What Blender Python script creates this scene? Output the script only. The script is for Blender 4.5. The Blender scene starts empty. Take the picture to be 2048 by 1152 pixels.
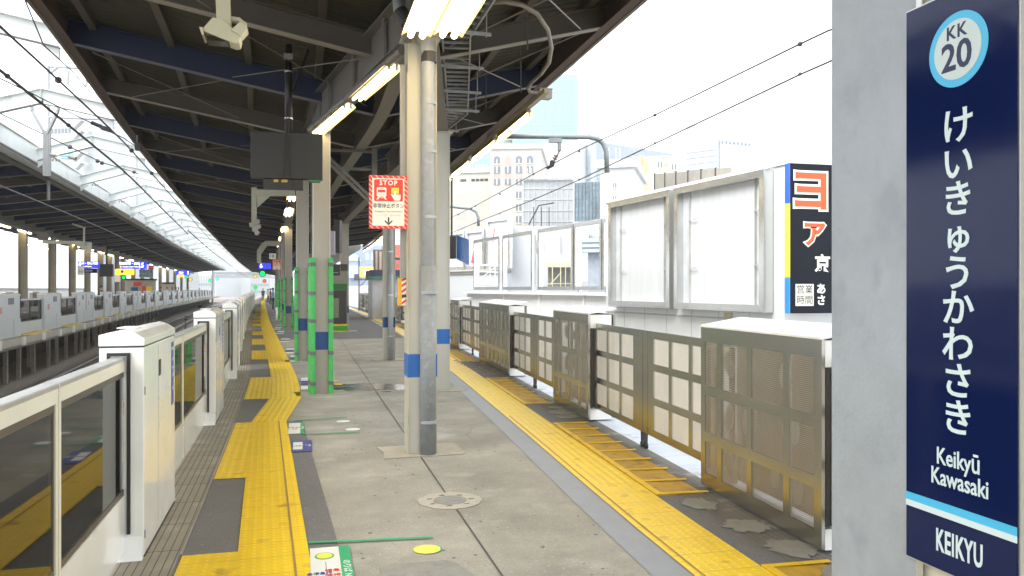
import bpy, bmesh, math, random
from mathutils import Vector, Matrix
random.seed(7)
scene = bpy.context.scene
COL = scene.collection
R = math.radians

# ---------------------------------------------------------------- camera
YAW = math.atan(419 / 1600)
CAM_H = 1.65
cam_data = bpy.data.cameras.new('camera')
cam_data.sensor_width = 36
cam_data.lens = 36 * 1600 / 2048
cam_data.shift_y = 2 / 2048
cam_data.clip_start = 0.05
cam_data.clip_end = 3000
cam = bpy.data.objects.new('camera', cam_data)
COL.objects.link(cam)
cam.location = (0, 0, CAM_H)
cam.rotation_euler = (R(90), 0, -YAW)
scene.camera = cam

# ---------------------------------------------------------------- sky, sun, exposure
SUN_EL, SUN_ROT = R(50), R(238)
world = bpy.data.worlds.new('World')
scene.world = world
world.use_nodes = True
nt = world.node_tree
bg = nt.nodes['Background']
sky = nt.nodes.new('ShaderNodeTexSky')
sky.sky_type = 'NISHITA'
sky.sun_disc = False
sky.sun_elevation = SUN_EL
sky.sun_rotation = SUN_ROT
sky.air_density = 1.5
sky.dust_density = 4.0
mix = nt.nodes.new('ShaderNodeMix')
mix.data_type = 'RGBA'
mix.inputs[0].default_value = 0.8
mix.inputs[7].default_value = (9.5, 9.9, 10.3, 1)        # the white cloud layer
nt.links.new(sky.outputs[0], mix.inputs[6])
nt.links.new(mix.outputs[2], bg.inputs[0])
bg.inputs[1].default_value = 0.1
sun = bpy.data.lights.new('sun', 'SUN')
sun.energy = 1.0
sun.angle = R(35)
sun.color = (1, 0.96, 0.9)
sun_o = bpy.data.objects.new('sun', sun)
COL.objects.link(sun_o)
sun_o.rotation_euler = (R(90) - SUN_EL, 0, -SUN_ROT + R(180))
scene.view_settings.view_transform = 'Standard'
scene.view_settings.look = 'None'
scene.view_settings.exposure = 1.7
scene.view_settings.gamma = 1
scene.cycles.use_denoising = True
scene.cycles.max_bounces = 8
scene.cycles.diffuse_bounces = 4
scene.cycles.glossy_bounces = 3
scene.cycles.transparent_max_bounces = 24
scene.cycles.sample_clamp_indirect = 6

# ---------------------------------------------------------------- mapping from the photo to the place
Fx, Fy = math.sin(YAW), math.cos(YAW)
Rx, Ry = math.cos(YAW), -math.sin(YAW)
def at(px, py, d):
    xc = (px - 1024) / 1600 * d
    return Vector((d * Fx + xc * Rx, d * Fy + xc * Ry, CAM_H - (py - 578) / 1600 * d))
def poly(pts):
    pts = sorted(pts, key=lambda p: p[0])
    def lin(y):
        if y <= pts[0][0]: return pts[0][1] + (y - pts[0][0]) * (pts[1][1] - pts[0][1]) / (pts[1][0] - pts[0][0])
        for a, b in zip(pts, pts[1:]):
            if y <= b[0]: return a[1] + (b[1] - a[1]) * (y - a[0]) / (b[0] - a[0])
        a, b = pts[-2], pts[-1]
        return b[1] + (y - b[0]) * (b[1] - a[1]) / (b[0] - a[0])
    def f(y):
        w = min(6, max(1.0, y * 0.08))
        return (lin(y - w) + lin(y - w / 2) + lin(y) + lin(y + w / 2) + lin(y + w)) / 5
    return f
G = poly([(-20, -.9), (5.3, -.93), (10.3, -1.01), (15.5, -1.14), (20, -1.4), (44, -2.75), (62, -3.6), (113, -6.0), (180, -8.4), (300, -13)])
RG = poly([(-20, 2.7), (0, 2.93), (4.3, 3.1), (6, 3.2), (9.3, 3.42), (14.4, 3.72), (18, 3.92), (23.3, 4.2), (30, 4.4), (50, 4.75), (69, 4.7), (110, 3.3), (198, -.5), (300, -7)])
OG = poly([(-20, -7.9), (10, -7.95), (20, -8.2), (27.6, -8.66), (34, -9.08), (45.4, -10.05), (70, -11.9), (128, -14.9), (196, -18.4), (300, -24)])
CL = poly([(-20, -3.1), (0, -3.1), (11, -3.22), (13.9, -3.42), (17, -3.65), (23.4, -4.07), (36, -4.75), (47, -5.3), (64.7, -6.1), (113, -8.15), (180, -10.4), (300, -15)])
CR = poly([(-20, 3.85), (8.7, 3.87), (15, 3.97), (21, 4.0), (51, 4.75), (68, 4.8), (110, 3.4), (198, -.4)])
VL = poly([(-20, 1.16), (8.1, 1.16), (8.2, 1.14), (12.9, .26), (13.2, .25), (19, -.04), (32, -.54), (50, -1.3), (62, -1.76), (76, -2.3), (113, -4.1), (200, -7.4)])
VR = poly([(-20, 1.17), (8.1, 1.17), (8.2, 1.19), (12.9, 2.19), (13.2, 2.19), (19, 1.93), (32, 1.58), (62, .9), (113, -1.4), (200, -4.6)])
VC = lambda y: (VL(y) + VR(y)) / 2
OC = poly([(-20, -6.1), (12, -6.25), (21, -6.6), (29, -7.0), (42, -7.65), (64, -9.1), (113, -11.5), (151, -13.2), (300, -20)])
def heading(f, y):
    return -math.atan((f(y + .6) - f(y - .6)) / 1.2)
def ys(y0, y1):
    out = [y0]
    while out[-1] < y1 - 1e-6:
        y = out[-1]
        out.append(min(y1, y + (1.0 if y < 24 else 2.0 if y < 70 else 5.0)))
    return out

# ---------------------------------------------------------------- materials
MATS = {}
def mat(name, col, rough=.6, metal=0.0, var=.12, scale=3.0, bump=0.0, bscale=60, stain=None, stain_amt=.0, stain_scale=2.0, emit=0, coat=0, stretch=None, spec=None):
    if name in MATS: return MATS[name]
    m = bpy.data.materials.new(name); MATS[name] = m
    m.use_nodes = True
    n, l = m.node_tree.nodes, m.node_tree.links
    b = n['Principled BSDF']
    b.inputs['Roughness'].default_value = rough
    b.inputs['Metallic'].default_value = metal
    if coat: b.inputs['Coat Weight'].default_value = coat; b.inputs['Coat Roughness'].default_value = .08
    if spec is not None: b.inputs['Specular IOR Level'].default_value = spec
    c = (*col, 1)
    if emit:
        b.inputs['Base Color'].default_value = c
        b.inputs['Emission Color'].default_value = c
        b.inputs['Emission Strength'].default_value = emit
        return m
    geo = n.new('ShaderNodeNewGeometry')
    src = geo.outputs['Position']
    if stretch:
        mp = n.new('ShaderNodeMapping'); mp.inputs['Scale'].default_value = stretch
        l.new(src, mp.inputs['Vector']); src = mp.outputs[0]
    nz = n.new('ShaderNodeTexNoise'); nz.inputs['Scale'].default_value = scale; nz.inputs['Detail'].default_value = 6
    nz.inputs['Roughness'].default_value = .65
    l.new(src, nz.inputs['Vector'])
    rmp = n.new('ShaderNodeValToRGB')
    rmp.color_ramp.elements[0].position = .3; rmp.color_ramp.elements[1].position = .7
    rmp.color_ramp.elements[0].color = (*[x * (1 - var) for x in col], 1)
    rmp.color_ramp.elements[1].color = (*[min(1, x * (1 + var)) for x in col], 1)
    l.new(nz.outputs[0], rmp.inputs[0])
    out = rmp.outputs[0]
    if stain:
        n2 = n.new('ShaderNodeTexNoise'); n2.inputs['Scale'].default_value = stain_scale; n2.inputs['Detail'].default_value = 8
        l.new(src, n2.inputs['Vector'])
        r2 = n.new('ShaderNodeValToRGB')
        r2.color_ramp.elements[0].position = .62 - stain_amt; r2.color_ramp.elements[1].position = .75 - stain_amt * .6
        r2.color_ramp.elements[0].color = (0, 0, 0, 1); r2.color_ramp.elements[1].color = (1, 1, 1, 1)
        l.new(n2.outputs[0], r2.inputs[0])
        mx = n.new('ShaderNodeMix'); mx.data_type = 'RGBA'
        l.new(r2.outputs[0], mx.inputs[0]); l.new(out, mx.inputs[6]); mx.inputs[7].default_value = (*stain, 1)
        out = mx.outputs[2]
    l.new(out, b.inputs['Base Color'])
    mr = n.new('ShaderNodeMapRange'); rv = .015 if metal > .4 else .08; mr.inputs['To Min'].default_value = max(0, rough - rv); mr.inputs['To Max'].default_value = min(1, rough + rv)
    l.new(nz.outputs[0], mr.inputs['Value']); l.new(mr.outputs[0], b.inputs['Roughness'])
    if bump:
        nb = n.new('ShaderNodeTexNoise'); nb.inputs['Scale'].default_value = bscale; nb.inputs['Detail'].default_value = 4
        l.new(geo.outputs['Position'], nb.inputs['Vector'])
        bp = n.new('ShaderNodeBump'); bp.inputs['Strength'].default_value = bump; bp.inputs['Distance'].default_value = .01
        l.new(nb.outputs[0], bp.inputs['Height']); l.new(bp.outputs[0], b.inputs['Normal'])
    return m
def nodes_of(m): return m.node_tree.nodes, m.node_tree.links
def mathn(n, l, op, a, b=None, c=None):
    x = n.new('ShaderNodeMath'); x.operation = op
    for i, v in enumerate((a, b, c)):
        if v is None: continue
        if isinstance(v, (int, float)): x.inputs[i].default_value = v
        else: l.new(v, x.inputs[i])
    return x.outputs[0]

concrete = mat('platform concrete', (.30, .288, .245), .8, var=.27, scale=1.1, bump=.35, bscale=90, stain=(.40, .39, .35), stain_amt=.06, stain_scale=1.6)
def add_speckle(m, dark=(.16, .13, .09), light=(.5, .47, .4), scale=70):
    n, l = nodes_of(m); b = n['Principled BSDF']
    old = b.inputs['Base Color'].links[0].from_socket
    geo = [x for x in n if x.type == 'NEW_GEOMETRY'][0]
    for colr, th, sc in ((dark, .66, scale), (light, .68, scale * .6)):
        nz = n.new('ShaderNodeTexNoise'); nz.inputs['Scale'].default_value = sc; nz.inputs['Detail'].default_value = 2
        l.new(geo.outputs['Position'], nz.inputs['Vector'])
        f = mathn(n, l, 'MULTIPLY', mathn(n, l, 'SUBTRACT', nz.outputs[0], th - .04), 12)
        f = mathn(n, l, 'MINIMUM', mathn(n, l, 'MAXIMUM', f, 0), .6)
        mx = n.new('ShaderNodeMix'); mx.data_type = 'RGBA'
        l.new(f, mx.inputs[0]); l.new(old, mx.inputs[6]); mx.inputs[7].default_value = (*colr, 1)
        old = mx.outputs[2]
    l.new(old, b.inputs['Base Color'])
add_speckle(concrete)
grey_mat = mat('grey rubber mat', (.15, .15, .15), .7, var=.1, scale=4, bump=.2)
grey_mat_light = mat('grey resin strip', (.27, .285, .31), .55, var=.08, scale=5)
add_speckle(grey_mat, (.08, .08, .08), (.25, .25, .24), 50)
yel = (.93, .635, .014)
def tactile(name, kind, base=yel):
    m = mat(name, base, .42, var=.09, scale=5, stain=(.55, .33, .03), stain_amt=.02, stain_scale=5)
    n, l = nodes_of(m); b = n['Principled BSDF']
    uv = n.new('ShaderNodeUVMap'); sp = n.new('ShaderNodeSeparateXYZ'); l.new(uv.outputs[0], sp.inputs[0])
    u, v = sp.outputs[0], sp.outputs[1]
    def cell(s, p): return mathn(n, l, 'SUBTRACT', mathn(n, l, 'FRACT', mathn(n, l, 'DIVIDE', s, p)), .5)
    if kind == 'dots':
        a = cell(u, .06); c = cell(v, .06)
        d = mathn(n, l, 'SQRT', mathn(n, l, 'ADD', mathn(n, l, 'MULTIPLY', a, a), mathn(n, l, 'MULTIPLY', c, c)))
        h = mathn(n, l, 'MAXIMUM', mathn(n, l, 'MULTIPLY', mathn(n, l, 'SUBTRACT', .3, d), 4), 0)
        h = mathn(n, l, 'MINIMUM', h, .7)
    else:
        a = mathn(n, l, 'ABSOLUTE', cell(u, .075))
        h = mathn(n, l, 'MINIMUM', mathn(n, l, 'MAXIMUM', mathn(n, l, 'MULTIPLY', mathn(n, l, 'SUBTRACT', .3, a), 6), 0), .7)
    bp = n.new('ShaderNodeBump'); bp.inputs['Distance'].default_value = .006; bp.inputs['Strength'].default_value = 1
    l.new(h, bp.inputs['Height']); l.new(bp.outputs[0], b.inputs['Normal'])
    # grime that settles round the studs and in the tile joints
    old = b.inputs['Base Color'].links[0].from_socket
    j = mathn(n, l, 'GREATER_THAN', mathn(n, l, 'ABSOLUTE', cell(v, .3)), .485)
    g = mathn(n, l, 'MULTIPLY', mathn(n, l, 'LESS_THAN', h, .1), .10)
    g = mathn(n, l, 'ADD', g, mathn(n, l, 'MULTIPLY', j, .3))
    mx = n.new('ShaderNodeMix'); mx.data_type = 'RGBA'
    l.new(g, mx.inputs[0]); l.new(old, mx.inputs[6]); mx.inputs[7].default_value = (.22, .13, .03, 1)
    l.new(mx.outputs[2], b.inputs['Base Color'])
    return m
tac_dots = tactile('yellow tactile studs', 'dots')
tac_bars = tactile('yellow tactile bars', 'bars')
yellow_paint = mat('yellow plate paint', (.80, .52, .01), .45, var=.08, scale=8, stain=(.45, .27, .04), stain_amt=.06, stain_scale=9)
def grooved(name, col, pitch, axis=0, dark=(.08, .075, .065)):
    m = mat(name, col, .75, var=.16, scale=3, stain=(.38, .36, .31), stain_amt=.05, stain_scale=3)
    n, l = nodes_of(m); b = n['Principled BSDF']
    uv = n.new('ShaderNodeUVMap'); sp = n.new('ShaderNodeSeparateXYZ'); l.new(uv.outputs[0], sp.inputs[0])
    def line(s, p, w): return mathn(n, l, 'LESS_THAN', mathn(n, l, 'FRACT', mathn(n, l, 'DIVIDE', s, p)), w)
    g = mathn(n, l, 'MAXIMUM', line(sp.outputs[0], pitch, .14), line(sp.outputs[1], .6, .02))
    old = b.inputs['Base Color'].links[0].from_socket
    mx = n.new('ShaderNodeMix'); mx.data_type = 'RGBA'
    l.new(mathn(n, l, 'MULTIPLY', g, .8), mx.inputs[0]); l.new(old, mx.inputs[6]); mx.inputs[7].default_value = (*dark, 1)
    l.new(mx.outputs[2], b.inputs['Base Color'])
    return m
edge_tile = grooved('grooved edge tile', (.27, .25, .20), .05)
edge_tile_dark = grooved('grooved dark edge tile', (.15, .145, .13), .05)
edge_grate = grooved('pale ribbed edge plate', (.55, .58, .62), .03, dark=(.25, .27, .3))
ballast = mat('ballast stones', (.25, .215, .185), .9, var=.6, scale=22, bump=1, bscale=25, stain=(.27, .23, .20), stain_amt=.08, stain_scale=30)
rail_top = mat('rail steel', (.30, .28, .26), .4, .6, var=.2)
sleeper_m = mat('sleeper concrete', (.17, .15, .13), .85, var=.2, scale=4)
ground_m = mat('city ground', (.3, .3, .29), .9, var=.2, scale=.1)
white_door = mat('white gate enamel', (.80, .81, .78), .22, var=.03, scale=2, coat=.5)
white_flat = mat('white paint', (.76, .76, .74), .5, var=.05, scale=2)
white_warm = mat('cream white rail paint', (.68, .66, .56), .35, var=.04)
alu = mat('brushed aluminium', (.62, .62, .6), .35, .8, var=.08, scale=8)
black_rub = mat('black rubber', (.015, .015, .017), .5, var=.1)
seam_m = mat('dark seam', (.05, .05, .05), .6, var=.1)
dkgrey = mat('dark grey metal', (.05, .048, .045), .5, .3, var=.1)
stainless = mat('stainless steel', (.44, .43, .385), .24, .95, var=.08, scale=1.5, stretch=(1, 1, .35))
stainless_b = mat('bright stainless trim', (.66, .67, .66), .25, .92, var=.04, scale=2)
stainless_d = mat('dull stainless lining', (.25, .23, .2), .4, .8, var=.1, scale=2)
def louvre(name, col, pitch, frac, metal=.6):
    m = mat(name, col, .4, metal, var=.08, scale=4)
    n, l = nodes_of(m); b = n['Principled BSDF']
    geo = [x for x in n if x.type == 'NEW_GEOMETRY'][0]
    sp = n.new('ShaderNodeSeparateXYZ'); l.new(geo.outputs['Position'], sp.inputs[0])
    f = mathn(n, l, 'LESS_THAN', mathn(n, l, 'FRACT', mathn(n, l, 'DIVIDE', sp.outputs[2], pitch)), frac)
    l.new(f, b.inputs['Alpha'])
    return m
louvre_box = louvre('perforated stainless louvre', (.42, .38, .32), .013, .66)
louvre_leaf = louvre('backlit-pale perforated sheet', (.76, .74, .71), .012, .8, .1)  # light passing through the leaf infill put into its pale colour
cream = mat('cream column paint', (.47, .47, .425), .5, var=.06, scale=3, stretch=(1.5, 1.5, .3), stain=(.42, .34, .22), stain_amt=-.06, stain_scale=3)
cream_near = mat('cream flange paint', (.52, .49, .38), .45, var=.05, scale=3)
grey_col = mat('grey column paint', (.36, .335, .29), .5, var=.07, scale=2, stretch=(1, 1, .3))
rusty = mat('rusty cream edge', (.48, .45, .35), .7, var=.12, scale=6, stain=(.32, .19, .06), stain_amt=.03, stain_scale=5, stretch=(1, 1, .2))
blue_band = mat('blue band paint', (.015, .13, .45), .4, var=.08)
blue_dark = mat('dark blue band paint', (.012, .06, .22), .45, var=.08)
green_foam = mat('green foam guard', (.06, .44, .10), .6, var=.16, scale=9, bump=.5, bscale=14, stain=(.09, .34, .09), stain_amt=.0, stain_scale=6)
tape_grey = mat('grey tape', (.12, .13, .13), .6, var=.1)
galv = mat('galvanised steel', (.34, .355, .365), .55, .15, var=.1, scale=9, stain=(.40, .42, .44), stain_amt=.06, stain_scale=14)
galv_plate = mat('galvanised plate', (.34, .365, .385), .5, .25, var=.12, scale=5, stain=(.29, .31, .335), stain_amt=.07, stain_scale=9, bump=.15, bscale=90)
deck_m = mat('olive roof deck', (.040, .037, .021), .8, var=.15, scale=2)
def add_ribs(m, p, axis=1, strength=1, dist=.03):
    n, l = nodes_of(m); b = n['Principled BSDF']
    uv = n.new('ShaderNodeUVMap'); sp = n.new('ShaderNodeSeparateXYZ'); l.new(uv.outputs[0], sp.inputs[0])
    h = mathn(n, l, 'PINGPONG', sp.outputs[axis], p / 2)
    h = mathn(n, l, 'DIVIDE', h, p / 2)
    h = mathn(n, l, 'MINIMUM', mathn(n, l, 'MAXIMUM', mathn(n, l, 'SUBTRACT', mathn(n, l, 'MULTIPLY', h, 4), 1.5), 0), 1)
    bp = n.new('ShaderNodeBump'); bp.inputs['Distance'].default_value = dist; bp.inputs['Strength'].default_value = strength
    l.new(h, bp.inputs['Height']); l.new(bp.outputs[0], b.inputs['Normal'])
add_ribs(deck_m, .2)
beam_blue = mat('navy rafter paint', (.012, .023, .065), .5, var=.1)
beam_grey = mat('grey rafter paint', (.082, .073, .060), .55, var=.12)
fascia_m = mat('brown edge beam paint', (.085, .055, .042), .6, var=.15)
girder_m = mat('grey girder paint', (.155, .145, .128), .5, var=.1, stain=(.2, .11, .05), stain_amt=.02)
cable_m = mat('wire', (.06, .055, .06), .5, .3, var=.05)
glass_m = bpy.data.materials.new('door glass'); glass_m.use_nodes = True
n, l = nodes_of(glass_m); n.remove(n['Principled BSDF'])
tr = n.new('ShaderNodeBsdfTransparent'); tr.inputs[0].default_value = (.96, .97, .95, 1)
gl = n.new('ShaderNodeBsdfGlossy'); gl.inputs['Roughness'].default_value = .03
fr = n.new('ShaderNodeFresnel'); fr.inputs[0].default_value = 1.75
mxs = n.new('ShaderNodeMixShader'); l.new(fr.outputs[0], mxs.inputs[0]); l.new(tr.outputs[0], mxs.inputs[1]); l.new(gl.outputs[0], mxs.inputs[2])
l.new(mxs.outputs[0], n['Material Output'].inputs[0])
tube_m = mat('lit fluorescent tube', (1.0, .84, .52), emit=5.5)
tube_far = mat('lit fluorescent tube far', (1.0, .83, .50), emit=6)
reflector_m = mat('reflector with painted glow', (.75, .62, .30), .35, var=.05)  # yellow glow of the tubes put into the reflector colour
navy = mat('navy sign face', (.0045, .010, .052), .1, var=.04, spec=.22)
sign_white = mat('pale lettering', (.56, .66, .66), .4, var=.02)
sky_blue = mat('sky blue print', (.06, .42, .66), .35, var=.03)
navy_ink = mat('navy print', (.012, .014, .06), .4, var=.03)
red_p = mat('red sign print', (.72, .035, .02), .4, var=.04)
orange_p = mat('orange red print', (.75, .09, .02), .45, var=.03)
paper = mat('white sign print', (.74, .74, .66), .45, var=.03)
black_p = mat('black print', (.02, .02, .02), .45, var=.05)
yellow_p = mat('yellow print', (.85, .6, .02), .45, var=.03)
lime_p = mat('lemon print', (.75, .75, .08), .45, var=.03)
green_p = mat('green print', (.03, .36, .16), .5, var=.05)
purple_p = mat('violet blue print', (.07, .08, .28), .5, var=.05)
floor_white = mat('floor sticker white', (.72, .74, .70), .5, var=.05)
pink_p = mat('pink print', (.6, .25, .25), .5, var=.05)

# ---------------------------------------------------------------- mesh helpers
class MB:
    def __init__(s): s.v = []; s.f = []; s.m = []; s.uv = {}
    def add(s, vs, fs, mi=0):
        o = len(s.v); s.v += [tuple(v) for v in vs]
        for f in fs: s.f.append([i + o for i in f]); s.m.append(mi)
    def box(s, x0, x1, y0, y1, z0, z1, mi=0):
        s.add([(x0, y0, z0), (x1, y0, z0), (x1, y1, z0), (x0, y1, z0), (x0, y0, z1), (x1, y0, z1), (x1, y1, z1), (x0, y1, z1)],
              [(3, 2, 1, 0), (4, 5, 6, 7), (0, 1, 5, 4), (1, 2, 6, 5), (2, 3, 7, 6), (3, 0, 4, 7)], mi); return s
    def quad(s, a, b, c, d, mi=0): s.add([a, b, c, d], [(0, 1, 2, 3)], mi); return s
    def prism(s, pts, axis, a, b, mi=0):   # 2-D outline pushed along an axis
        n = len(pts)
        def P(p, t): return {'x': (t, p[0], p[1]), 'y': (p[0], t, p[1]), 'z': (p[0], p[1], t)}[axis]
        s.add([P(p, a) for p in pts] + [P(p, b) for p in pts],
              [tuple(range(n))[::-1], tuple(range(n, 2 * n))] + [(i, (i + 1) % n, (i + 1) % n + n, i + n) for i in range(n)], mi); return s
    def tube(s, pts, r, n=8, mi=0, cap=True):
        pts = [Vector(p) for p in pts]; o = len(s.v); up = None; rings = []
        for i, p in enumerate(pts):
            t = (pts[min(i + 1, len(pts) - 1)] - pts[max(i - 1, 0)]).normalized()
            a = Vector((0, 0, 1)) if abs(t.z) < .9 else Vector((0, 1, 0))
            if up is not None: a = up
            u = t.cross(a)
            if u.length < 1e-4: u = t.cross(Vector((1, 0, 0)))
            u.normalize(); w = u.cross(t).normalized(); up = w
            rr = r[i] if isinstance(r, (list, tuple)) else r
            rings.append([p + u * rr * math.cos(2 * math.pi * k / n) + w * rr * math.sin(2 * math.pi * k / n) for k in range(n)])
        vs = [q for ring in rings for q in ring]
        fs = [(i * n + k, i * n + (k + 1) % n, (i + 1) * n + (k + 1) % n, (i + 1) * n + k) for i in range(len(pts) - 1) for k in range(n)]
        if cap: fs += [tuple(range(n))[::-1], tuple(range((len(pts) - 1) * n, len(pts) * n))]
        s.add(vs, fs, mi); return s
    def bar(s, a, b, w, h, mi=0, up=(0, 0, 1)):   # rectangular bar between two points
        a, b = Vector(a), Vector(b); t = (b - a).normalized(); up = Vector(up)
        u = t.cross(up)
        if u.length < 1e-3: u = t.cross(Vector((0, 1, 0)))
        u.normalize(); w_ = u.cross(t).normalized(); u = u * w / 2; w_ = w_ * h / 2
        vs = [a - u - w_, a + u - w_, a + u + w_, a - u + w_, b - u - w_, b + u - w_, b + u + w_, b - u + w_]
        s.add(vs, [(0, 1, 2, 3), (7, 6, 5, 4), (0, 4, 5, 1), (1, 5, 6, 2), (2, 6, 7, 3), (3, 7, 4, 0)], mi); return s
    def ball(s, c, r, mi=0, n=10, sc=(1, 1, 1)):
        c = Vector(c); vs = []; fs = []
        k = n // 2
        for i in range(k + 1):
            t = math.pi * i / k
            for j in range(n):
                p = 2 * math.pi * j / n
                vs.append(c + Vector((r * sc[0] * math.sin(t) * math.cos(p), r * sc[1] * math.sin(t) * math.sin(p), r * sc[2] * math.cos(t))))
        for i in range(k):
            for j in range(n): fs.append((i * n + j, (i + 1) * n + j, (i + 1) * n + (j + 1) % n, i * n + (j + 1) % n))
        s.add(vs, fs, mi); return s
    def disc(s, c, r, mi=0, n=24, sx=1.0, sy=1.0, h=.002, hole=0):
        c = Vector(c)
        top = [(c.x + r * sx * math.cos(2 * math.pi * k / n), c.y + r * sy * math.sin(2 * math.pi * k / n)) for k in range(n)]
        s.prism(top, 'z', c.z, c.z + h, mi); return s
    def iring(s, P, closed=True): return s
    def build(s, name, mats, parent=None, loc=None, bevel=0, smooth=False, rotz=0):
        me = bpy.data.meshes.new(name)
        me.from_pydata(s.v, [], s.f)
        if not isinstance(mats, (list, tuple)): mats = [mats]
        for m in mats: me.materials.append(m)
        me.polygons.foreach_set('material_index', s.m)
        bm = bmesh.new(); bm.from_mesh(me)
        bmesh.ops.remove_doubles(bm, verts=bm.verts, dist=1e-6)
        bmesh.ops.recalc_face_normals(bm, faces=bm.faces)
        if bevel:
            bmesh.ops.bevel(bm, geom=[e for e in bm.edges if len(e.link_faces) == 2 and e.calc_face_angle(0) > .5], offset=bevel, segments=2, profile=.5, affect='EDGES', clamp_overlap=True)
        bm.to_mesh(me); bm.free()
        if smooth:
            for p in me.polygons: p.use_smooth = True
        o = bpy.data.objects.new(name, me); COL.objects.link(o)
        if parent: o.parent = parent
        if loc: o.location = loc
        if rotz: o.rotation_euler.z = rotz
        return o
def tag(o, label=None, cat=None, group=None, kind=None):
    if label: o['label'] = label
    if cat: o['category'] = cat
    if group: o['group'] = group
    if kind: o['kind'] = kind
    return o
def thing(name, label, cat, loc=(0, 0, 0), rotz=0, group=None):
    o = bpy.data.objects.new(name, None); COL.objects.link(o)
    o.empty_display_size = .1
    o.location = loc; o.rotation_euler = (0, 0, rotz)
    return tag(o, label, cat, group)
def dup(root, loc=None, rotz=None, label=None, group=None):
    def cp(o, parent):
        c = o.copy(); COL.objects.link(c); c.parent = parent
        for ch in o.children: cp(ch, c)
        return c
    r = cp(root, None)
    if loc is not None: r.location = loc
    if rotz is not None: r.rotation_euler.z = rotz
    if label: r['label'] = label
    if group: r['group'] = group
    return r
def strip(name, fl, fr, y0, y1, z, m, parent=None, nu=1, thick=0, kind='structure'):
    """a sheet between two lines, with metric UVs (across, along)"""
    Y = ys(y0, y1); vs = []; uvs = []; dist = 0; prev = None
    for y in Y:
        a, b = fl(y), fr(y)
        if prev is not None: dist += math.hypot(a - prev[0], y - prev[1])
        prev = (a, y)
        for k in range(nu + 1):
            x = a + (b - a) * k / nu
            vs.append((x, y, z)); uvs.append((x - a, y))
    fs = [(i * (nu + 1) + k, i * (nu + 1) + k + 1, (i + 1) * (nu + 1) + k + 1, (i + 1) * (nu + 1) + k) for i in range(len(Y) - 1) for k in range(nu)]
    me = bpy.data.meshes.new(name); me.from_pydata(vs, [], fs); me.materials.append(m)
    ul = me.uv_layers.new(name='UVMap')
    for lp in me.loops: ul.data[lp.index].uv = uvs[lp.vertex_index]
    o = bpy.data.objects.new(name, me); COL.objects.link(o)
    if parent: o.parent = parent
    elif kind: o['kind'] = kind
    return o
def sweep(name, prof, y0, y1, m, parent=None, closed=True, kind='structure', uvs=False):
    """prof: list of (x function, z) swept along the curve"""
    Y = ys(y0, y1); n = len(prof); vs = []; uv = []
    for y in Y:
        u = 0; last = None
        for f, z in prof:
            zz = z(y) if callable(z) else z
            x = f(y); vs.append((x, y, zz))
            if last: u += math.hypot(x - last[0], zz - last[1])
            last = (x, zz); uv.append((u, y))
    fs = []
    for i in range(len(Y) - 1):
        for k in range(n if closed else n - 1):
            fs.append((i * n + k, i * n + (k + 1) % n, (i + 1) * n + (k + 1) % n, (i + 1) * n + k))
    if closed: fs += [tuple(range(n))[::-1], tuple(range((len(Y) - 1) * n, len(Y) * n))]
    me = bpy.data.meshes.new(name); me.from_pydata(vs, [], fs); me.materials.append(m)
    ul = me.uv_layers.new(name='UVMap')
    for lp in me.loops: ul.data[lp.index].uv = uv[lp.vertex_index]
    bm = bmesh.new(); bm.from_mesh(me); bmesh.ops.recalc_face_normals(bm, faces=bm.faces); bm.to_mesh(me); bm.free()
    o = bpy.data.objects.new(name, me); COL.objects.link(o)
    if parent: o.parent = parent
    elif kind: o['kind'] = kind
    return o
def off(f, d): return lambda y: f(y) + d
def rectprof(f, a, b, z0, z1): return [(off(f, a), z0), (off(f, b), z0), (off(f, b), z1), (off(f, a), z1)]
def text(body, size, m, parent, loc, rot=(0, 0, 0), name='lettering', bold=0, sx=1, align='CENTER', thick=.001, spacing=1):
    c = bpy.data.curves.new('t', 'FONT'); c.body = body; c.size = size; c.align_x = align; c.align_y = 'CENTER'
    c.offset = bold; c.extrude = thick; c.space_character = spacing; c.resolution_u = 3
    o = bpy.data.objects.new('t', c); COL.objects.link(o)
    bpy.context.view_layer.update()
    me = bpy.data.meshes.new_from_object(o.evaluated_get(bpy.context.evaluated_depsgraph_get()))
    bpy.data.objects.remove(o)
    me.materials.clear(); me.materials.append(m)
    t = bpy.data.objects.new(name, me); COL.objects.link(t)
    if parent: t.parent = parent
    t.location = loc; t.rotation_euler = rot; t.scale = (sx, 1, 1)
    return t
FRONT = (R(90), 0, 0)
LEFTW = (R(90), 0, R(-90))
ORD = ['first', 'second', 'third', 'fourth', 'fifth', 'sixth', 'seventh', 'eighth', 'ninth', 'tenth', 'eleventh', 'twelfth', 'thirteenth', 'fourteenth', 'fifteenth', 'sixteenth', 'seventeenth', 'eighteenth', 'nineteenth', 'twentieth',
       'twenty-first', 'twenty-second', 'twenty-third', 'twenty-fourth', 'twenty-fifth', 'twenty-sixth', 'twenty-seventh', 'twenty-eighth', 'twenty-ninth', 'thirtieth']
# ================================================================= THE SETTING
g = MB(); g.quad((-600, -250, -9), (600, -250, -9), (600, 900, -9), (-600, 900, -9)); tag(g.build('ground', ground_m), kind='structure')
strip('track_bed', lambda y: OG(y) - 14, lambda y: RG(y) + 6.5, -20, 300, -1.32, ballast, nu=6)
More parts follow.
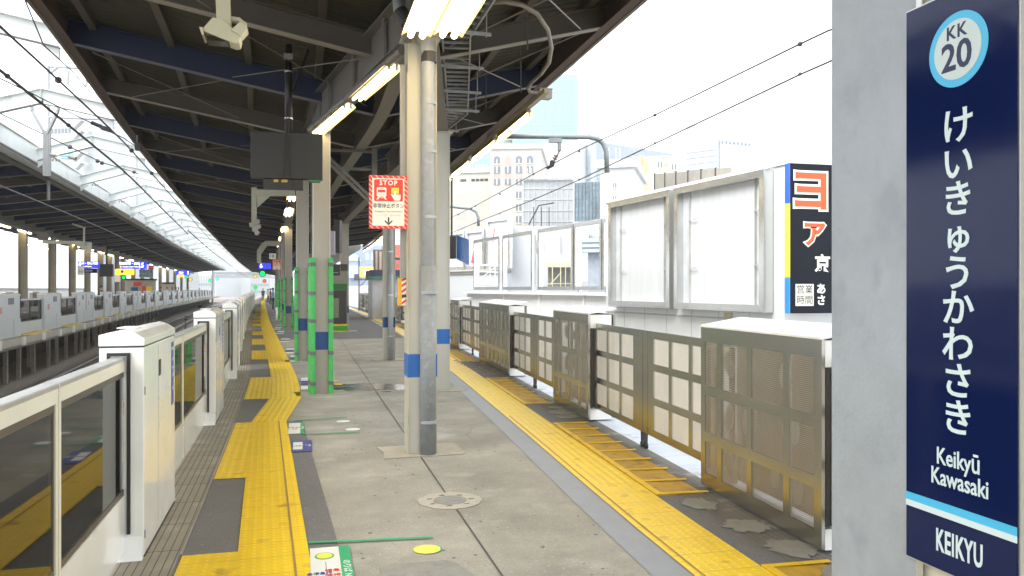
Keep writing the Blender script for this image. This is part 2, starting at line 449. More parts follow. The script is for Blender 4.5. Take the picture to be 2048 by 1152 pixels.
# viaduct slab under the ballast
sweep('viaduct', rectprof(OG, -14.2, 0, -3, -1.5)[:1] + [(off(RG, 6.7), -3), (off(RG, 6.7), -1.34), (off(OG, -14.2), -1.34)], -20, 300, sleeper_m)
plat_side = mat('platform side concrete', (.26, .25, .22), .85, var=.2, scale=1.5)
sweep('platform', [(off(G, -.34), -.32), (off(RG, .42), -.32), (off(RG, .42), -.002), (off(G, -.34), -.002)], -20, 230, plat_side)
strip('platform_surface', off(G, -.34), off(RG, .42), -20, 230, .002, concrete, nu=2)
sweep('platform_wall', [(off(G, .6), -1.32), (off(G, .75), -1.32), (off(G, .75), -.325), (off(G, .6), -.325)], -20, 230, plat_side)
asphalt = mat('platform asphalt', (.135, .135, .14), .8, var=.15, scale=2, stain=(.3, .3, .3), stain_amt=-.02, stain_scale=5)
S1L = lambda y: -.39 - .0433 * (y - 5.27)
S1R = lambda y: .045 - .0446 * (y - 5.0)
S2L = lambda y: G(y) + .585
S2R = lambda y: G(y) + 1.05
ZJ0, ZJ1 = 10.35, 12.5
SL = lambda y: S1L(y) if y <= ZJ0 else (S1L(ZJ0) + (S2L(ZJ1) - S1L(ZJ0)) * (y - ZJ0) / (ZJ1 - ZJ0) if y < ZJ1 else S2L(y))
SR = lambda y: S1R(y) if y <= ZJ0 else (S1R(ZJ0) + (S2R(ZJ1) - S1R(ZJ0)) * (y - ZJ0) / (ZJ1 - ZJ0) if y < ZJ1 else S2R(y))
strip('edge_tiles', off(G, -.32), off(G, .2), -20, 230, .006, grooved('grooved edge tile', (.27, .25, .20), .05))
strip('edge_line', off(G, .2), off(G, .215), 5.3, 10.3, .010, alu)
strip('grey_mat', off(G, .2), lambda y: SL(y) + .05, -20, 230, .005, grey_mat)
strip('tactile_strip', S1L, S1R, -2, ZJ0, .012, tac_dots)
strip('tactile_strip', lambda y: S1R(y) - .1, lambda y: S1R(y) - .085, -2, ZJ0, .015, mat('worn joint', (.32, .2, .05), .7))
strip('tactile_strip', SL, SR, ZJ0, ZJ1, .012, tac_bars)
strip('tactile_strip', S2L, S2R, ZJ1, 200, .012, tac_bars)
strip('grey_strip', S1R, lambda y: S1R(y) + .19, -2, ZJ0, .006, grey_mat)
ZONES_L = [(1.9, 5.27), (7.32, 10.34), (12.5, 15.55), (19.5, 22.4), (24.7, 27.6), (29.8, 32.7), (36.5, 39.5), (41.6, 44.7), (46.8, 49.8), (53.5, 56.5), (58.6, 61.6), (63.8, 66.8), (70.5, 73.5)]
for i, (a, b) in enumerate(ZONES_L):
    strip('tactile_tiles', off(G, .22), SL, a, b, .010, tac_dots if i == 0 else tac_bars)
strip('resin_strip', off(RG, -1.16), off(RG, -.93), -5, 23, .006, grey_mat_light)
strip('tactile_strip', off(RG, -.93), off(RG, -.48), -5, 6.3, .012, tac_dots)
strip('tactile_strip', off(RG, -.93), off(RG, -.48), 6.3, 90, .012, tac_bars)
strip('tactile_strip', off(RG, -.885), off(RG, -.872), -5, 10, .015, MATS['worn joint'])
strip('grey_mat', off(RG, -.48), off(RG, -.27), -5, 120, .006, grey_mat)
strip('edge_tiles', off(RG, -.27), off(RG, .12), -5, 120, .007, edge_tile_dark)
strip('edge_plate', off(RG, .12), off(RG, .41), -5, 120, .009, edge_grate)
strip('asphalt_surface', lambda y: SR(y) + .02, off(RG, -1.0), 27, 230, .005, asphalt)
# expansion joint and saw cuts in the concrete
strip('floor_joint', lambda y: 1.085 + .004 * y, lambda y: 1.097 + .004 * y, -2, 26, .006, seam_m)
for y in (13.3, 21.0):
    g = MB(); g.quad((.3, y, .006), (2.6, y - .25, .006), (2.6, y - .24, .006), (.3, y + .012, .006)); tag(g.build('floor_joint', seam_m), kind='structure')
def blob(name, pts, z, m, h=.003):
    g = MB(); g.prism(pts, 'z', z, z + h); return tag(g.build(name, m), kind='structure')
def irregular(cx, cy, rx, ry, n=22, j=.16):
    return [(cx + rx * (1 + random.uniform(-j, j)) * math.cos(2 * math.pi * k / n), cy + ry * (1 + random.uniform(-j, j)) * math.sin(2 * math.pi * k / n)) for k in range(n)]
wet = mat('damp concrete', (.105, .10, .09), .25, var=.2, scale=4)
patch = mat('cement patch', (.25, .25, .225), .85, var=.14, scale=9, stain=(.2, .19, .17), stain_amt=.05, stain_scale=6)
patch_w = mat('pale mortar', (.40, .375, .315), .85, var=.12, scale=14)
for i, (cx, cy, rx, ry) in enumerate([(1.0, 13.7, .62, .5), (1.65, 13.45, .6, .36), (.62, 13.9, .2, .3), (1.3, 12.95, .1, .06)]):
    blob('damp_stain', irregular(cx, cy, rx, ry, 34, .13), .003 + .0008 * i, wet, .0005)
crack = mat('crack', (.10, .10, .09), .8)
for cx, cy, rx, ry in [(2.25, 13.1, .14, .03), (2.33, 12.75, .04, .12), (2.55, 12.9, .07, .05)]:
    blob('floor_crack', irregular(cx, cy, rx, ry, 13, .5), .007, crack, .001)
blob('cement_patch', [(.42, 3.6), (.98, 3.6), (1.0, 4.3), (.9, 4.72), (.84, 4.8), (.5, 4.8), (.44, 4.76)], .004, patch)
for (cx, cy, rx, ry) in [(2.93, 5.55, .13, .2), (2.98, 4.95, .17, .17), (3.0, 4.45, .17, .2), (3.05, 3.9, .2, .2), (3.3, 10.1, .14, .22), (3.27, 9.75, .16, .16), (3.38, 10.55, .12, .12)]:
    blob('mortar_patch', irregular(cx, cy, rx * .9, ry * .9, 34, .24), .011, patch, .003)
for k in range(9): blob('mortar_patch', [(3.62 + .0 * k, 14.9 + k * .38), (3.32, 14.86 + k * .38), (3.36, 15.06 + k * .38), (3.64, 15.08 + k * .38)], .011, patch, .003)
spot = mat('gum spot', (.13, .125, .115), .8)
g = MB(); rs = random.Random(5)
for k in range(190):
    x, y = rs.uniform(.3, 2.2), rs.uniform(3, 20); r_ = rs.uniform(.006, .017)
    g.prism([(x + r_ * math.cos(q * 1.05) * rs.uniform(.7, 1.2), y + r_ * math.sin(q * 1.05) * rs.uniform(.7, 1.2)) for q in range(6)], 'z', .0025, .0034)
tag(g.build('gum_spots', spot), kind='stuff')
hair_c = mat('hairline crack', (.17, .165, .15), .9)
for (x, y, a_) in ((1.8, 8.6, 1.4), (1.0, 10.8, .3)):
    g = MB(); p = Vector((x, y, .004))
    for q in range(9):
        a_ += rs.uniform(-.5, .5); n2_ = p + Vector((math.cos(a_), math.sin(a_), 0)) * rs.uniform(.05, .12); g.bar(p, n2_, rs.uniform(.0025, .006), .001); p = n2_
    tag(g.build('floor_crack', hair_c), kind='structure')
g = MB()
for k in range(18):
    y = 31 + k * 1.7; x = RG(y) - 1.1
    g.prism([(x, y), (x + .12, y + .1), (x + .06, y + .9), (x - .05, y + .8)], 'z', .008, .011)
tag(g.build('white_dashes', floor_white), kind='structure')

# yellow boarding plates of the right edge
ZONES_R = [(.9, 4.2), (5.85, 9.3), (10.95, 14.3), (17.7, 21.2), (22.9, 26.2), (28.0, 31.4), (34.8, 38.2), (40, 43.4)]
plate_dirty = mat('dirty yellow plate', (.50, .30, .025), .55, var=.25, scale=7, stain=(.25, .17, .06), stain_amt=.07, stain_scale=6)
for i, (a, b) in enumerate(ZONES_R):
    L = b - a
    t = thing('boarding_plate', f'ribbed yellow boarding plate on the right platform edge, {ORD[i]} from the camera', 'floor plate', (RG(a) - .475, a, .0), heading(RG, (a + b) / 2), 'yellow boarding plates on the right edge')
    m_ = MB(); m_.add([(0, 0, .018), (.44, 0, .006), (.44, L, .006), (0, L, .018), (0, 0, .0), (.44, 0, .0), (.44, L, .0), (0, L, .0)], [(0, 1, 2, 3), (7, 6, 5, 4), (0, 4, 5, 1), (1, 5, 6, 2), (2, 6, 7, 3), (3, 7, 4, 0)])
    m_.build('plate', plate_dirty, t)
    m_ = MB(); m_.box(.0, .05, 0, L, .0185, .024)
    n_ = int(L / .4)
    for k in range(n_ + 1):
        y = k * (L - .04) / n_; m_.box(.052, .44, y, y + .04, .0185, .023)
    m_.build('rib', yellow_paint, t)

# floor markings and stickers
def sticker(name, label, cat, x0, x1, y0, y1, m, z=.013, group=None):
    t = thing(name, label, cat, (x0, y0, z), 0, group)
    g = MB(); g.box(0, x1 - x0, 0, y1 - y0, 0, .0015); g.build('sheet', m, t)
    return t
def dot(label, x, y, r, m, rim=None):
    t = thing('floor_dot', label, 'floor sticker', (x, y, .006), 0, 'round waiting dots on the floor')
    if rim: g = MB(); g.disc((.012, 0, 0), r, h=.001); g.build('rim', rim, t)
    g = MB(); g.disc((0, 0, .0015), r, h=.0015); g.build('disc', m, t)
lemon = mat('lemon sticker', (.80, .72, .10), .5)
dot('yellow round dot on the floor beside the green line, nearest the camera', .76, 5.02, .085, lemon, green_p)
dot('white round dot on the floor left of the pipe column, farther of two', .49, 10.13, .085, floor_white)
dot('white round dot on the floor left of the pipe column, nearer of two', .57, 9.53, .085, floor_white)
dot('small orange yellow dot right of the green guarded column, farther of two', .56, 14.65, .075, yellow_p)
dot('small orange yellow dot right of the green guarded column, nearer of two', .6, 14.1, .075, yellow_p)
def tape_line(label, a, b, w=.03):
    t = MB(); t.bar((a[0], a[1], .0), (b[0], b[1], .0), w, .002)
    o = t.build('queue_line', green_p, loc=(0, 0, .0155)); tag(o, label, 'floor line', 'green queue lines on the floor')
tape_line('green tape line on the floor reaching right from the yellow strip, nearest', (S1R(5.3) + .005, 5.32), (.83, 5.24))
tape_line('green tape line on the floor just before the white dots', (-.03, 9.32), (.63, 9.30))
tape_line('green tape line on the floor behind the white dots', (-.1, 10.3), (.55, 10.42))
tape_line('short green tape line at the foot of the first green guarded column', (.5, 13.62), (.85, 13.64), .04)
t = sticker('queue_card', 'white and green boarding card with a yellow spot, at the bottom edge of the picture', 'floor sticker', .045, .285, 4.1, 5.2, floor_white)
g = MB(); g.box(.175, .24, 0, 1.1, .002, .0035); g.build('border', green_p, t)
g = MB(); g.disc((.085, .93, .002), .058, sy=1.1, h=.001); g.build('spot_rim', green_p, t)
g = MB(); g.disc((.085, .93, .0035), .048, sy=1.1, h=.001); g.build('spot', lemon, t)
text('のりば Number 1 car', .055, floor_white, t, (.208, .5, .004), (0, 0, R(-90)), sx=1.3)
text('各停急行', .045, purple_p, t, (.05, .62, .0035), (0, 0, 0), sx=.8)
text('特急', .05, red_p, t, (.125, .66, .0035), (0, 0, 0), sx=.9)
text('快特', .05, red_p, t, (.125, .58, .0035), (0, 0, 0), sx=.9)
g = MB(); g.box(.088, .091, .4, .82, .002, .003); g.build('rule', purple_p, t)
t = sticker('queue_card', 'white boarding card with green edge beside the bend of the yellow strip', 'floor sticker', S1R(9.8) + .01, S1R(9.8) + .19, 9.38, 10.12, floor_white)
g = MB(); g.box(.135, .18, 0, .74, .002, .0035); g.build('border', green_p, t)
text('のりば car', .04, floor_white, t, (.158, .36, .004), (0, 0, R(-90)))
for k, (c_, s_) in enumerate([(purple_p, '各停'), (red_p, '特急'), (red_p, '快特')]): text(s_, .035, c_, t, (.03 + .04 * k, .4 - .1 * (k % 2), .003))
t = sticker('queue_card', 'dark blue boarding card with a white window beside the yellow strip', 'floor sticker', S1R(8.7) + .01, S1R(8.7) + .215, 8.32, 8.95, purple_p)
g = MB(); g.box(.015, .11, .12, .52, .002, .0035); g.build('window', floor_white, t)
text('4号車', .035, purple_p, t, (.06, .3, .004)); text('13', .05, sign_white, t, (.135, .34, .003)); text('のりば', .035, sign_white, t, (.18, .32, .003), (0, 0, R(-90)))
base = None
for i, y in enumerate([14.2, 19.4, 21.8, 26.4, 31.2, 34.5]):
    for k, (dy, m_, nm) in enumerate([(.55, floor_white, 'white'), (-.05, purple_p, 'dark blue'), (-.75, floor_white, 'pale')]):
        x = SR(y) + .03
        t = sticker('queue_card', f'{nm} boarding card by the yellow strip, {["farthest", "middle", "nearest"][k]} of the {ORD[i]} far group of three', 'floor sticker', x, x + .27, y + dy, y + dy + .5, m_, group='small boarding cards along the far yellow strip')
        g = MB(); g.box(.2, .215, .02, .48, .002, .003); g.build('border', green_p if m_ is floor_white else floor_white, t)
t = thing('drain_cover', 'round mortared drain patch in the concrete in front of the pipe column', 'drain cover', (1.11, 6.14, .004), 0)
g = MB(); g.prism(irregular(0, 0, .245, .25, 40, .04), 'z', 0, .004); g.build('mortar_ring', patch_w, t)
g = MB(); g.prism(irregular(0, 0, .13, .13, 26, .03), 'z', .005, .007); g.build('lid', patch, t)
g = MB()
for k in range(7):
    a = k * .9; g.prism(irregular(.165 * math.cos(a), .165 * math.sin(a), .025, .012, 8, .4), 'z', .005, .006)
g.build('chips', crack, t)

# ================================================================= TRACKS
def track(label, fc, y0, y1, n_part, z=-1.3):
    t = thing('railway_track', label, 'railway track', (0, 0, 0))
    for s in (-.72, .72):
        sweep('rail', [(off(fc, s - .065), z + .02), (off(fc, s + .065), z + .02), (off(fc, s + .065), z + .04), (off(fc, s + .012), z + .06), (off(fc, s + .034), z + .12), (off(fc, s + .034), z + .17), (off(fc, s - .034), z + .17), (off(fc, s - .034), z + .12), (off(fc, s - .012), z + .06), (off(fc, s - .065), z + .04)], y0, y1, rail_top, t)
    g = MB(); g.prism([(-1.15, -.06), (1.15, -.06), (1.12, .015), (-1.12, .015)], 'y', -.11, .11)
    first = None; k = 0; y = y0; rest = MB()
    while y < y1:
        if k < n_part:
            if first is None: first = g.build('sleeper', sleeper_m, t); o = first
            else: o = first.copy(); COL.objects.link(o)
            o.location = (fc(y), y, z); o.rotation_euler.z = heading(fc, y)
        elif y < 140:
            rest.box(fc(y) - 1.15, fc(y) + 1.15, y - .11, y + .11, z - .05, z + .015)
        y += .62; k += 1
    if rest.v: o = rest.build('sleepers', sleeper_m, t); o['kind'] = 'stuff'
TC_NEAR = lambda y: G(y) - 1.85
TC_FAR = lambda y: OG(y) + 1.6
track('railway track beside the near platform, behind the white gates', TC_NEAR, 0, 230, 60)
track('railway track along the opposite platform on the left', TC_FAR, 8, 230, 90)
track('railway track between the right platform edge and the billboards', lambda y: RG(y) + 1.95, 0, 120, 40)
# far junction tracks curving away
def bend(y): return G(y) - 1.85 - max(0, (y - 70)) ** 1.35 * .022
track('siding track curving off between the two platforms far away', bend, 80, 230, 0)

# ================================================================= WHITE PLATFORM GATES, NEAR LEFT EDGE
def gate_cabinet(L):
    t = thing('gate_cabinet', 'x', 'platform gate')
    g = MB(); g.box(-.25, 0, 0, L, .02, 1.293); g.build('body', white_door, t, bevel=.006)
    g = MB(); g.box(-.247, -.003, .003, L - .003, 1.293, 1.303); g.build('seam', seam_m, t)
    prof = [(-.253, 1.303), (.003, 1.303), (.003, 1.347), (-.05, 1.385), (-.11, 1.402), (-.20, 1.385), (-.253, 1.37)]
    g = MB(); g.prism(prof, 'y', -.003, L + .003); g.build('lid', white_door, t, bevel=.004)
    g = MB(); g.box(-.20, -.09, .25, .5, 1.398, 1.404); g.build('lid_handle', white_flat, t)
    for y0, s in ((-.002, -1), (L + .002, 1)):
        g = MB()
        yb = y0 + s * .012
        ya, yc = min(y0, yb), max(y0, yb)
        g.box(-.205, -.185, ya, yc, .16, 1.262); g.box(-.095, -.075, ya, yc, .16, 1.262); g.box(-.185, -.095, ya, yc, 1.243, 1.262)
        g.build('rubber_seal', black_rub, t)
        g = MB(); pr = [(-.03, .0), (.012, .0), (.012, .03), (-.03, .05)]
        g.add([(-.32, y0, .0), (-.002, y0, .0), (-.002, y0, .14), (-.25, y0, .16), (-.32, y0 + s * .05, .0), (-.002, y0 + s * .05, .0), (-.002, y0 + s * .006, .14), (-.25, y0 + s * .006, .16)], [(0, 1, 2, 3), (7, 6, 5, 4), (0, 4, 5, 1), (1, 5, 6, 2), (2, 6, 7, 3), (3, 7, 4, 0)])
        g.build('foot_flare', white_door, t)
    g = MB(); g.box(-.24, .002, .03, L - .03, 0, .02); g.build('plinth', dkgrey, t)
    g = MB(); g.box(.0005, .003, L - .19, L - .085, .78, 1.25); sp = g.build('notice_strip', purple_p, t)
    for k, z in enumerate((1.2, 1.12, 1.06, 1.0, .9)):
        text(['降車確認', 'ドア', 'Door', '非常時', '開'][k], .03, sign_white, sp, (.004, L - .137, z), (R(90), 0, R(90)))
    g = MB(); g.box(.0005, .003, L * .42, L * .42 + .09, 1.06, 1.17); g.build('indicator_window', dkgrey, t)
    g = MB()
    for k, z in enumerate((.96, .9, .85, .72)): g.box(.0005, .002, L * .42 + .01, L * .42 + .06, z, z + .02)
    g.build('maker_label', mat('faint print', (.45, .45, .42), .5), t)
    for z in (1.0, .12): g = MB(); g.box(.0005, .004, .02, .03, z, z + .05); g.build('hinge', seam_m, t)
    g = MB(); g.box(.0005, .002, L * .40 - .003, L * .40, .1, 1.28); g.build('panel_line', mat('faint seam', (.42, .42, .4), .5), t)
    return t
def gate_leaf(L, flip=False):
    """sliding leaf from y=0 to y=L; the meeting stile is at y=0, or at y=L when flipped"""
    t = thing('gate_leaf', 'x', 'sliding gate')
    x0, x1 = -.172, -.108
    ya, yb = (0, .035) if not flip else (L - .035, L)
    g = MB(); g.box(x0, x1, 0, L, 1.15, 1.215); g.build('top_rail', white_warm, t)
    g = MB(); g.box(x0 - .004, x1 + .004, 0, L, 1.215, 1.238); g.build('rail_cap', alu, t, bevel=.004)
    g = MB(); g.box(x0, x1, ya, yb, .06, 1.1498); g.build('stile', white_warm, t)
    g = MB(); yy = (-.008, 0) if not flip else (L, L + .008); g.box(x0 + .01, x1 - .01, yy[0], yy[1], .06, 1.232); g.build('rubber_edge', black_rub, t)
    a, b = (yb, L) if not flip else (0, ya)
    g = MB(); g.box(x0, x1, a, b, .06, .40); g.build('kick_panel', white_door, t)
    g = MB()
    X0, X1 = -.124, -.114
    g.box(X0, X1, a, b, .40, .435); g.box(X0, X1, a, b, 1.115, 1.15)
    g.box(X0, X1, a, a + .022, .435, 1.115); g.box(X0, X1, b - .022, b, .435, 1.115)
    g.build('window_frame', mat('bronze window frame', (.12, .10, .08), .35, .5), t)
    g = MB(); g.box(-.121, -.117, a + .022, b - .022, .435, 1.115); g.build('glass', glass_m, t)
    s0 = b - .30 if not flip else a + .12
    g = MB(); g.box(-.1165, -.1158, s0, s0 + .15, .60, .98); s = g.build('sticker', mat('pale film', (.55, .56, .54), .4), t)
    g = MB()
    g.box(-.1155, -.115, s0 + .02, s0 + .13, .93, .965); g.box(-.1155, -.115, s0 + .02, s0 + .13, .89, .915)
    g.box(-.1155, -.115, s0 + .02, s0 + .13, .70, .715)
    for k in range(3): g.disc((0, 0, 0), 0.0001) if False else g.box(-.1155, -.115, s0 + .05, s0 + .09, .76 + k * .035, .775 + k * .035)
    g.build('warning_print', pink_p, s)
    return t
CABS = [(.95, 1.5), (5.3, 1.34), (10.3, 1.36), (15.5, 1.4), (18.1, 1.4), (22.4, 1.36), (27.6, 1.36), (32.7, 1.4), (35.1, 1.4), (39.5, 1.36), (44.7, 1.36), (49.8, 1.4), (52.2, 1.3), (56.5, 1.36), (61.6, 1.36), (66.8, 1.4), (69.2, 1.3), (73.5, 1.36), (78.7, 1.36), (83.9, 1.4), (86.3, 1.3), (90.5, 1.36)]
where_ = {1: 'large, closest to the camera in view', 2: 'with glass leaves before and behind it'}
cab0 = gate_cabinet(1.36)
for i, (y, L) in enumerate(CABS):
    o = cab0 if i == 0 else dup(cab0)
    o.location = (G(y + .3), y, 0); o.rotation_euler.z = heading(G, y + .7); o.scale = (1, L / 1.36, 1)
    o['label'] = (f'white enamel gate cabinet on the left platform edge, {where_.get(i, ORD[i] + " cabinet along the row")}' if i else 'white enamel gate cabinet beside the camera, just outside the left of the picture')
    o['group'] = 'white gate cabinets on the near left edge'
k = 0; lf = None
for (y, L), (y2, L2) in zip(CABS, CABS[1:]):
    a, b = y + L, y2
    if b - a < 2: 
        continue
    ms = (a + b) / 2 - .2 if i else (a + b) / 2
    if k == 0: ms = 3.9
    if k == 1: ms = 8.05
    for (p, q, fl) in ((a - .25, ms, True), (ms + .012, b + .25, False)):
        LL = q - p
        if lf is None: lf = {}
        if fl not in lf: lf[fl] = (gate_leaf(1.7, fl), 0); o = lf[fl][0]
        else: o = dup(lf[fl][0])
        o.location = (G(p + .3), p, 0); o.rotation_euler.z = heading(G, (p + q) / 2); o.scale = (1, LL / 1.7, 1)
        o['label'] = f'{"nearer" if fl else "farther"} glazed sliding gate leaf of the {ORD[k]} doorway on the left platform edge'
        o['group'] = 'glazed sliding gate leaves on the near left edge'
    k += 1
# black round signal lens on a post between the tracks
t = thing('track_post', 'thin dark post with a round black head standing by the track behind the gates', 'marker post', (*at(371, 640, 11.5).xy, -1.3))
g = MB(); g.tube([(0, 0, 0), (0, 0, 2.5)], .012); g.build('post', dkgrey, t)
g = MB(); g.ball((0, 0, 2.53), .035); g.build('head', black_rub, t)

# ================================================================= OPPOSITE PLATFORM
OZ = .15
sweep('opposite_platform', [(off(OG, -10.5), OZ - .3), (off(OG, .28), OZ - .3), (off(OG, .28), OZ), (off(OG, -10.5), OZ)], 6, 190, plat_side)
sweep('opposite_platform_wall', [(off(OG, -2.2), -1.32), (off(OG, -2.0), -1.32), (off(OG, -2.0), OZ - .31), (off(OG, -2.2), OZ - .31)], 6, 190, mat('shade-black wall', (.03, .025, .022), .9))  # nearly black wall, standing in for the dark void beneath the platform
strip('opposite_surface', off(OG, -10.4), off(OG, -.5), 6, 190, OZ + .004, asphalt)
lipm = mat('pale edge kerb', (.46, .44, .38), .7, var=.15, scale=3)
sweep('opposite_edge', rectprof(OG, .285, .33, OZ - .2, OZ + .01), 6, 190, lipm)
t0_ = None
for i in range(38):
    y = 20 + i * 2.55
    x = OG(y)
    if t0_ is None:
        t = thing('edge_bracket', 'x', 'bracket', group='pale brackets under the opposite platform edge'); t0_ = t
        g = MB(); g.box(.332, .39, -.14, .14, -.22, .03); g.build('plate', white_flat, t)
        g = MB(); g.prism([(.33, -.22), (-.3, -.42), (-.3, -.3), (.33, -.2)], 'y', -.06, .06); g.build('arm', galv, t)
    else: t = dup(t0_)
    t['label'] = f'pale steel bracket under the opposite platform edge, {ORD[i] if i < 30 else "far, number %d" % (i + 1)} from the left'
    t.location = (x, y, OZ); t.rotation_euler.z = heading(OG, y)
p0_ = None; k = 0
for i in range(30):
    y = 22 + i * 1.9 + (.4 if i % 3 == 0 else 0)
    for dx in ((-.25,) if i % 2 else (-.25, -.9)):
        if p0_ is None:
            g = MB(); g.box(-.055, .055, -.075, .075, 0, 1.2); p0_ = g.build('support_post', mat('pale steel post', (.30, .28, .24), .6, var=.2, scale=5)); o = p0_
        else: o = p0_.copy(); COL.objects.link(o)
        tag(o, f'steel post under the opposite platform, {ORD[min(i, 29)]} from the left, {"front" if dx == -.25 else "back"} row', 'support post', 'steel posts under the opposite platform')
        o.location = (OG(y) + dx, y, -1.3); o.rotation_euler.z = heading(OG, y)
def opp_cabinet():
    t = thing('opposite_gate_cabinet', 'x', 'platform gate')
    g = MB(); g.box(-.22, 0, 0, 1, .0, 1.30); g.build('body', white_opp, t)
    g = MB(); g.prism([(.012, 1.30), (-.23, 1.30), (-.23, 1.35), (-.1, 1.36), (.012, 1.325)], 'y', -.01, 1.01); g.build('lid', white_flat, t)
    g = MB(); g.box(.001, .02, .72, .99, .0, .55); g.box(.001, .02, .02, .1, .0, .55); g.build('lower_box', white_opp, t)
    g = MB(); g.box(.001, .006, .52, .74, 1.02, 1.22); g.build('plaque', mat('slate plaque', (.12, .13, .17), .4), t)
    g = MB(); g.box(.001, .006, .2, .3, .75, .95); g.build('warning_label', pink_p, t)
    g = MB(); g.box(.001, .012, .985, 1.0, .1, 1.3); g.build('seal', black_rub, t)
    return t
white_opp = mat('bluish white gate enamel', (.56, .60, .62), .35, var=.04)
def opp_leaf():
    t = thing('opposite_gate_leaf', 'x', 'sliding gate')
    g = MB(); g.box(-.14, -.09, 0, 1, 1.12, 1.18); g.build('top_rail', alu, t)
    g = MB(); g.box(-.14, -.09, 0, 1, .04, .42); g.build('kick_panel', white_opp, t)
    g = MB(); g.box(-.13, -.1, 0, 1, .42, .46); g.box(-.13, -.1, .0, .02, .46, 1.12); g.box(-.13, -.1, .98, 1, .46, 1.12); g.build('window_frame', dkgrey, t)
    g = MB(); g.box(-.118, -.112, .02, .98, .46, 1.12); g.build('glass', glass_m, t)
    return t
OC_CABS = []
y = 5.4
while y < 150:
    OC_CABS += [(y, 2.9), (y + 6.1, 2.9), (y + 12.6, 2.3), (y + 15.0, 2.3)]; y += 20.6 if y > 5 else 20.3
oc0 = ol0 = None; k = 0; prev = None
vis = [c for c in OC_CABS if c[0] > 16]
for i, (y, L) in enumerate(vis):
    if oc0 is None: oc0 = opp_cabinet(); o = oc0
    else: o = dup(oc0)
    o.location = (OG(y + .5), y, OZ); o.rotation_euler.z = heading(OG, y + L / 2); o.scale = (1, L, 1)
    o['label'] = f'bluish white gate cabinet on the opposite platform edge, {ORD[i]} from the left'; o['group'] = 'gate cabinets on the opposite platform edge'
    if i + 1 < len(vis) and vis[i + 1][0] - (y + L) > 1:
        a, b = y + L, vis[i + 1][0]; mid = (a + b) / 2
        for q, (p, e) in enumerate(((a, mid - .02), (mid + .02, b))):
            if ol0 is None: ol0 = opp_leaf(); o = ol0
            else: o = dup(ol0)
            o.location = (OG(p + .2), p, OZ); o.rotation_euler.z = heading(OG, (p + e) / 2); o.scale = (1, e - p, 1)
            o['label'] = f'glazed gate leaf on the opposite platform, {["left", "right"][q]} half of the {ORD[k]} doorway from the left'; o['group'] = 'glazed gate leaves on the opposite platform'
        g = MB(); g.box(0, .3, 0, b - a - .2, 0, .012)
        o = g.build('boarding_plate', yellow_paint, loc=(OG(a) - .04, a + .1, OZ + .006)); o.rotation_euler.z = heading(OG, (a + b) / 2)
        tag(o, f'yellow boarding plate on the opposite platform in the {ORD[k]} doorway from the left', 'floor plate', 'yellow boarding plates on the opposite platform')
        k += 1

# ================================================================= STAINLESS GATES, RIGHT EDGE
def bars_grid(g, xs, zs, y_lo, y_hi, x0, x1, zlo, zhi):
    """plate with openings: xs = list of (y0, y1) openings, zs = list of (z0, z1) openings"""
    yy = y_lo
    for (a, b) in xs:
        g.box(x0, x1, yy, a, zlo, zhi); yy = b
    g.box(x0, x1, yy, y_hi, zlo, zhi)
    for (a, b) in xs:
        zz = zlo
        for (c, d) in zs:
            g.box(x0, x1, a, b, zz, c); zz = d
        g.box(x0, x1, a, b, zz, zhi)
def cab_right(L, near=False):
    t = thing('steel_gate_cabinet', 'x', 'platform gate')
    n = 4 if L < 2.2 else 8
    if n == 4: ops = [(.045 * L, .17 * L), (.215 * L, .45 * L), (.49 * L, .74 * L), (.785 * L, .95 * L)][::1]
    else: ops = [(.03 * L + k * .118 * L + (.03 * L if k > 3 else 0), .03 * L + k * .118 * L + .09 * L + (.03 * L if k > 3 else 0)) for k in range(8)]
    if near: ops = [(L - b, L - a) for a, b in ops][::-1]
    zs = [(.14, .40), (.48, .78), (.86, 1.22)]
    g = MB(); bars_grid(g, ops, zs, 0, L, 0, .022, .035, 1.335); g.build('front_frame', stainless, t)
    g = MB(); 
    for a, b in ops: g.box(.008, .011, a, b, .14, 1.22)
    g.build('louvre', louvre_box, t)
    g = MB(); g.add([(-.004, -.01, 1.336), (-.004, L + .01, 1.336), (.36, L + .01, 1.40), (.36, -.01, 1.40), (-.004, -.01, 1.35), (-.004, L + .01, 1.35), (.36, L + .01, 1.415), (.36, -.01, 1.415)], [(0, 3, 2, 1), (4, 5, 6, 7), (0, 1, 5, 4), (1, 2, 6, 5), (2, 3, 7, 6), (3, 0, 4, 7)])
    g.build('top_cover', white_flat, t)
    g = MB(); g.box(.32, .345, 0, L, .05, 1.335); g.build('back_sheet', stainless_d, t)
    for y0, s in ((0.0, 1), (L, -1)):
        a, b = sorted((y0 + s * .004, y0 + s * .06))
        g = MB(); g.box(.03, .06, a, b, .17, 1.16); g.box(.25, .28, a, b, .17, 1.16); g.build('end_post', dkgrey, t)
        g = MB(); g.box(.026, .30, a, b, 1.165, 1.33); g.build('end_cap', white_flat, t)
        g = MB(); g.box(.026, .30, a, b, .03, .16); g.build('end_foot', white_flat, t)
    g = MB()
    r_ = random.Random(int(L * 100))
    for (a, b) in ops[1:]:
        for (z0, z1) in zs:
            for _ in range(2):
                if r_.random() < .8:
                    yy = r_.uniform(a + .05, b - .07); g.ball((.15, yy, (z0 + z1) / 2 + r_.uniform(-.05, .05)), .035, sc=(1, 1, r_.uniform(1.8, 3.6)), n=10)
    g.build('drive_unit', mat('pale drive housing', (.62, .62, .58), .5), t, smooth=True)
    return t
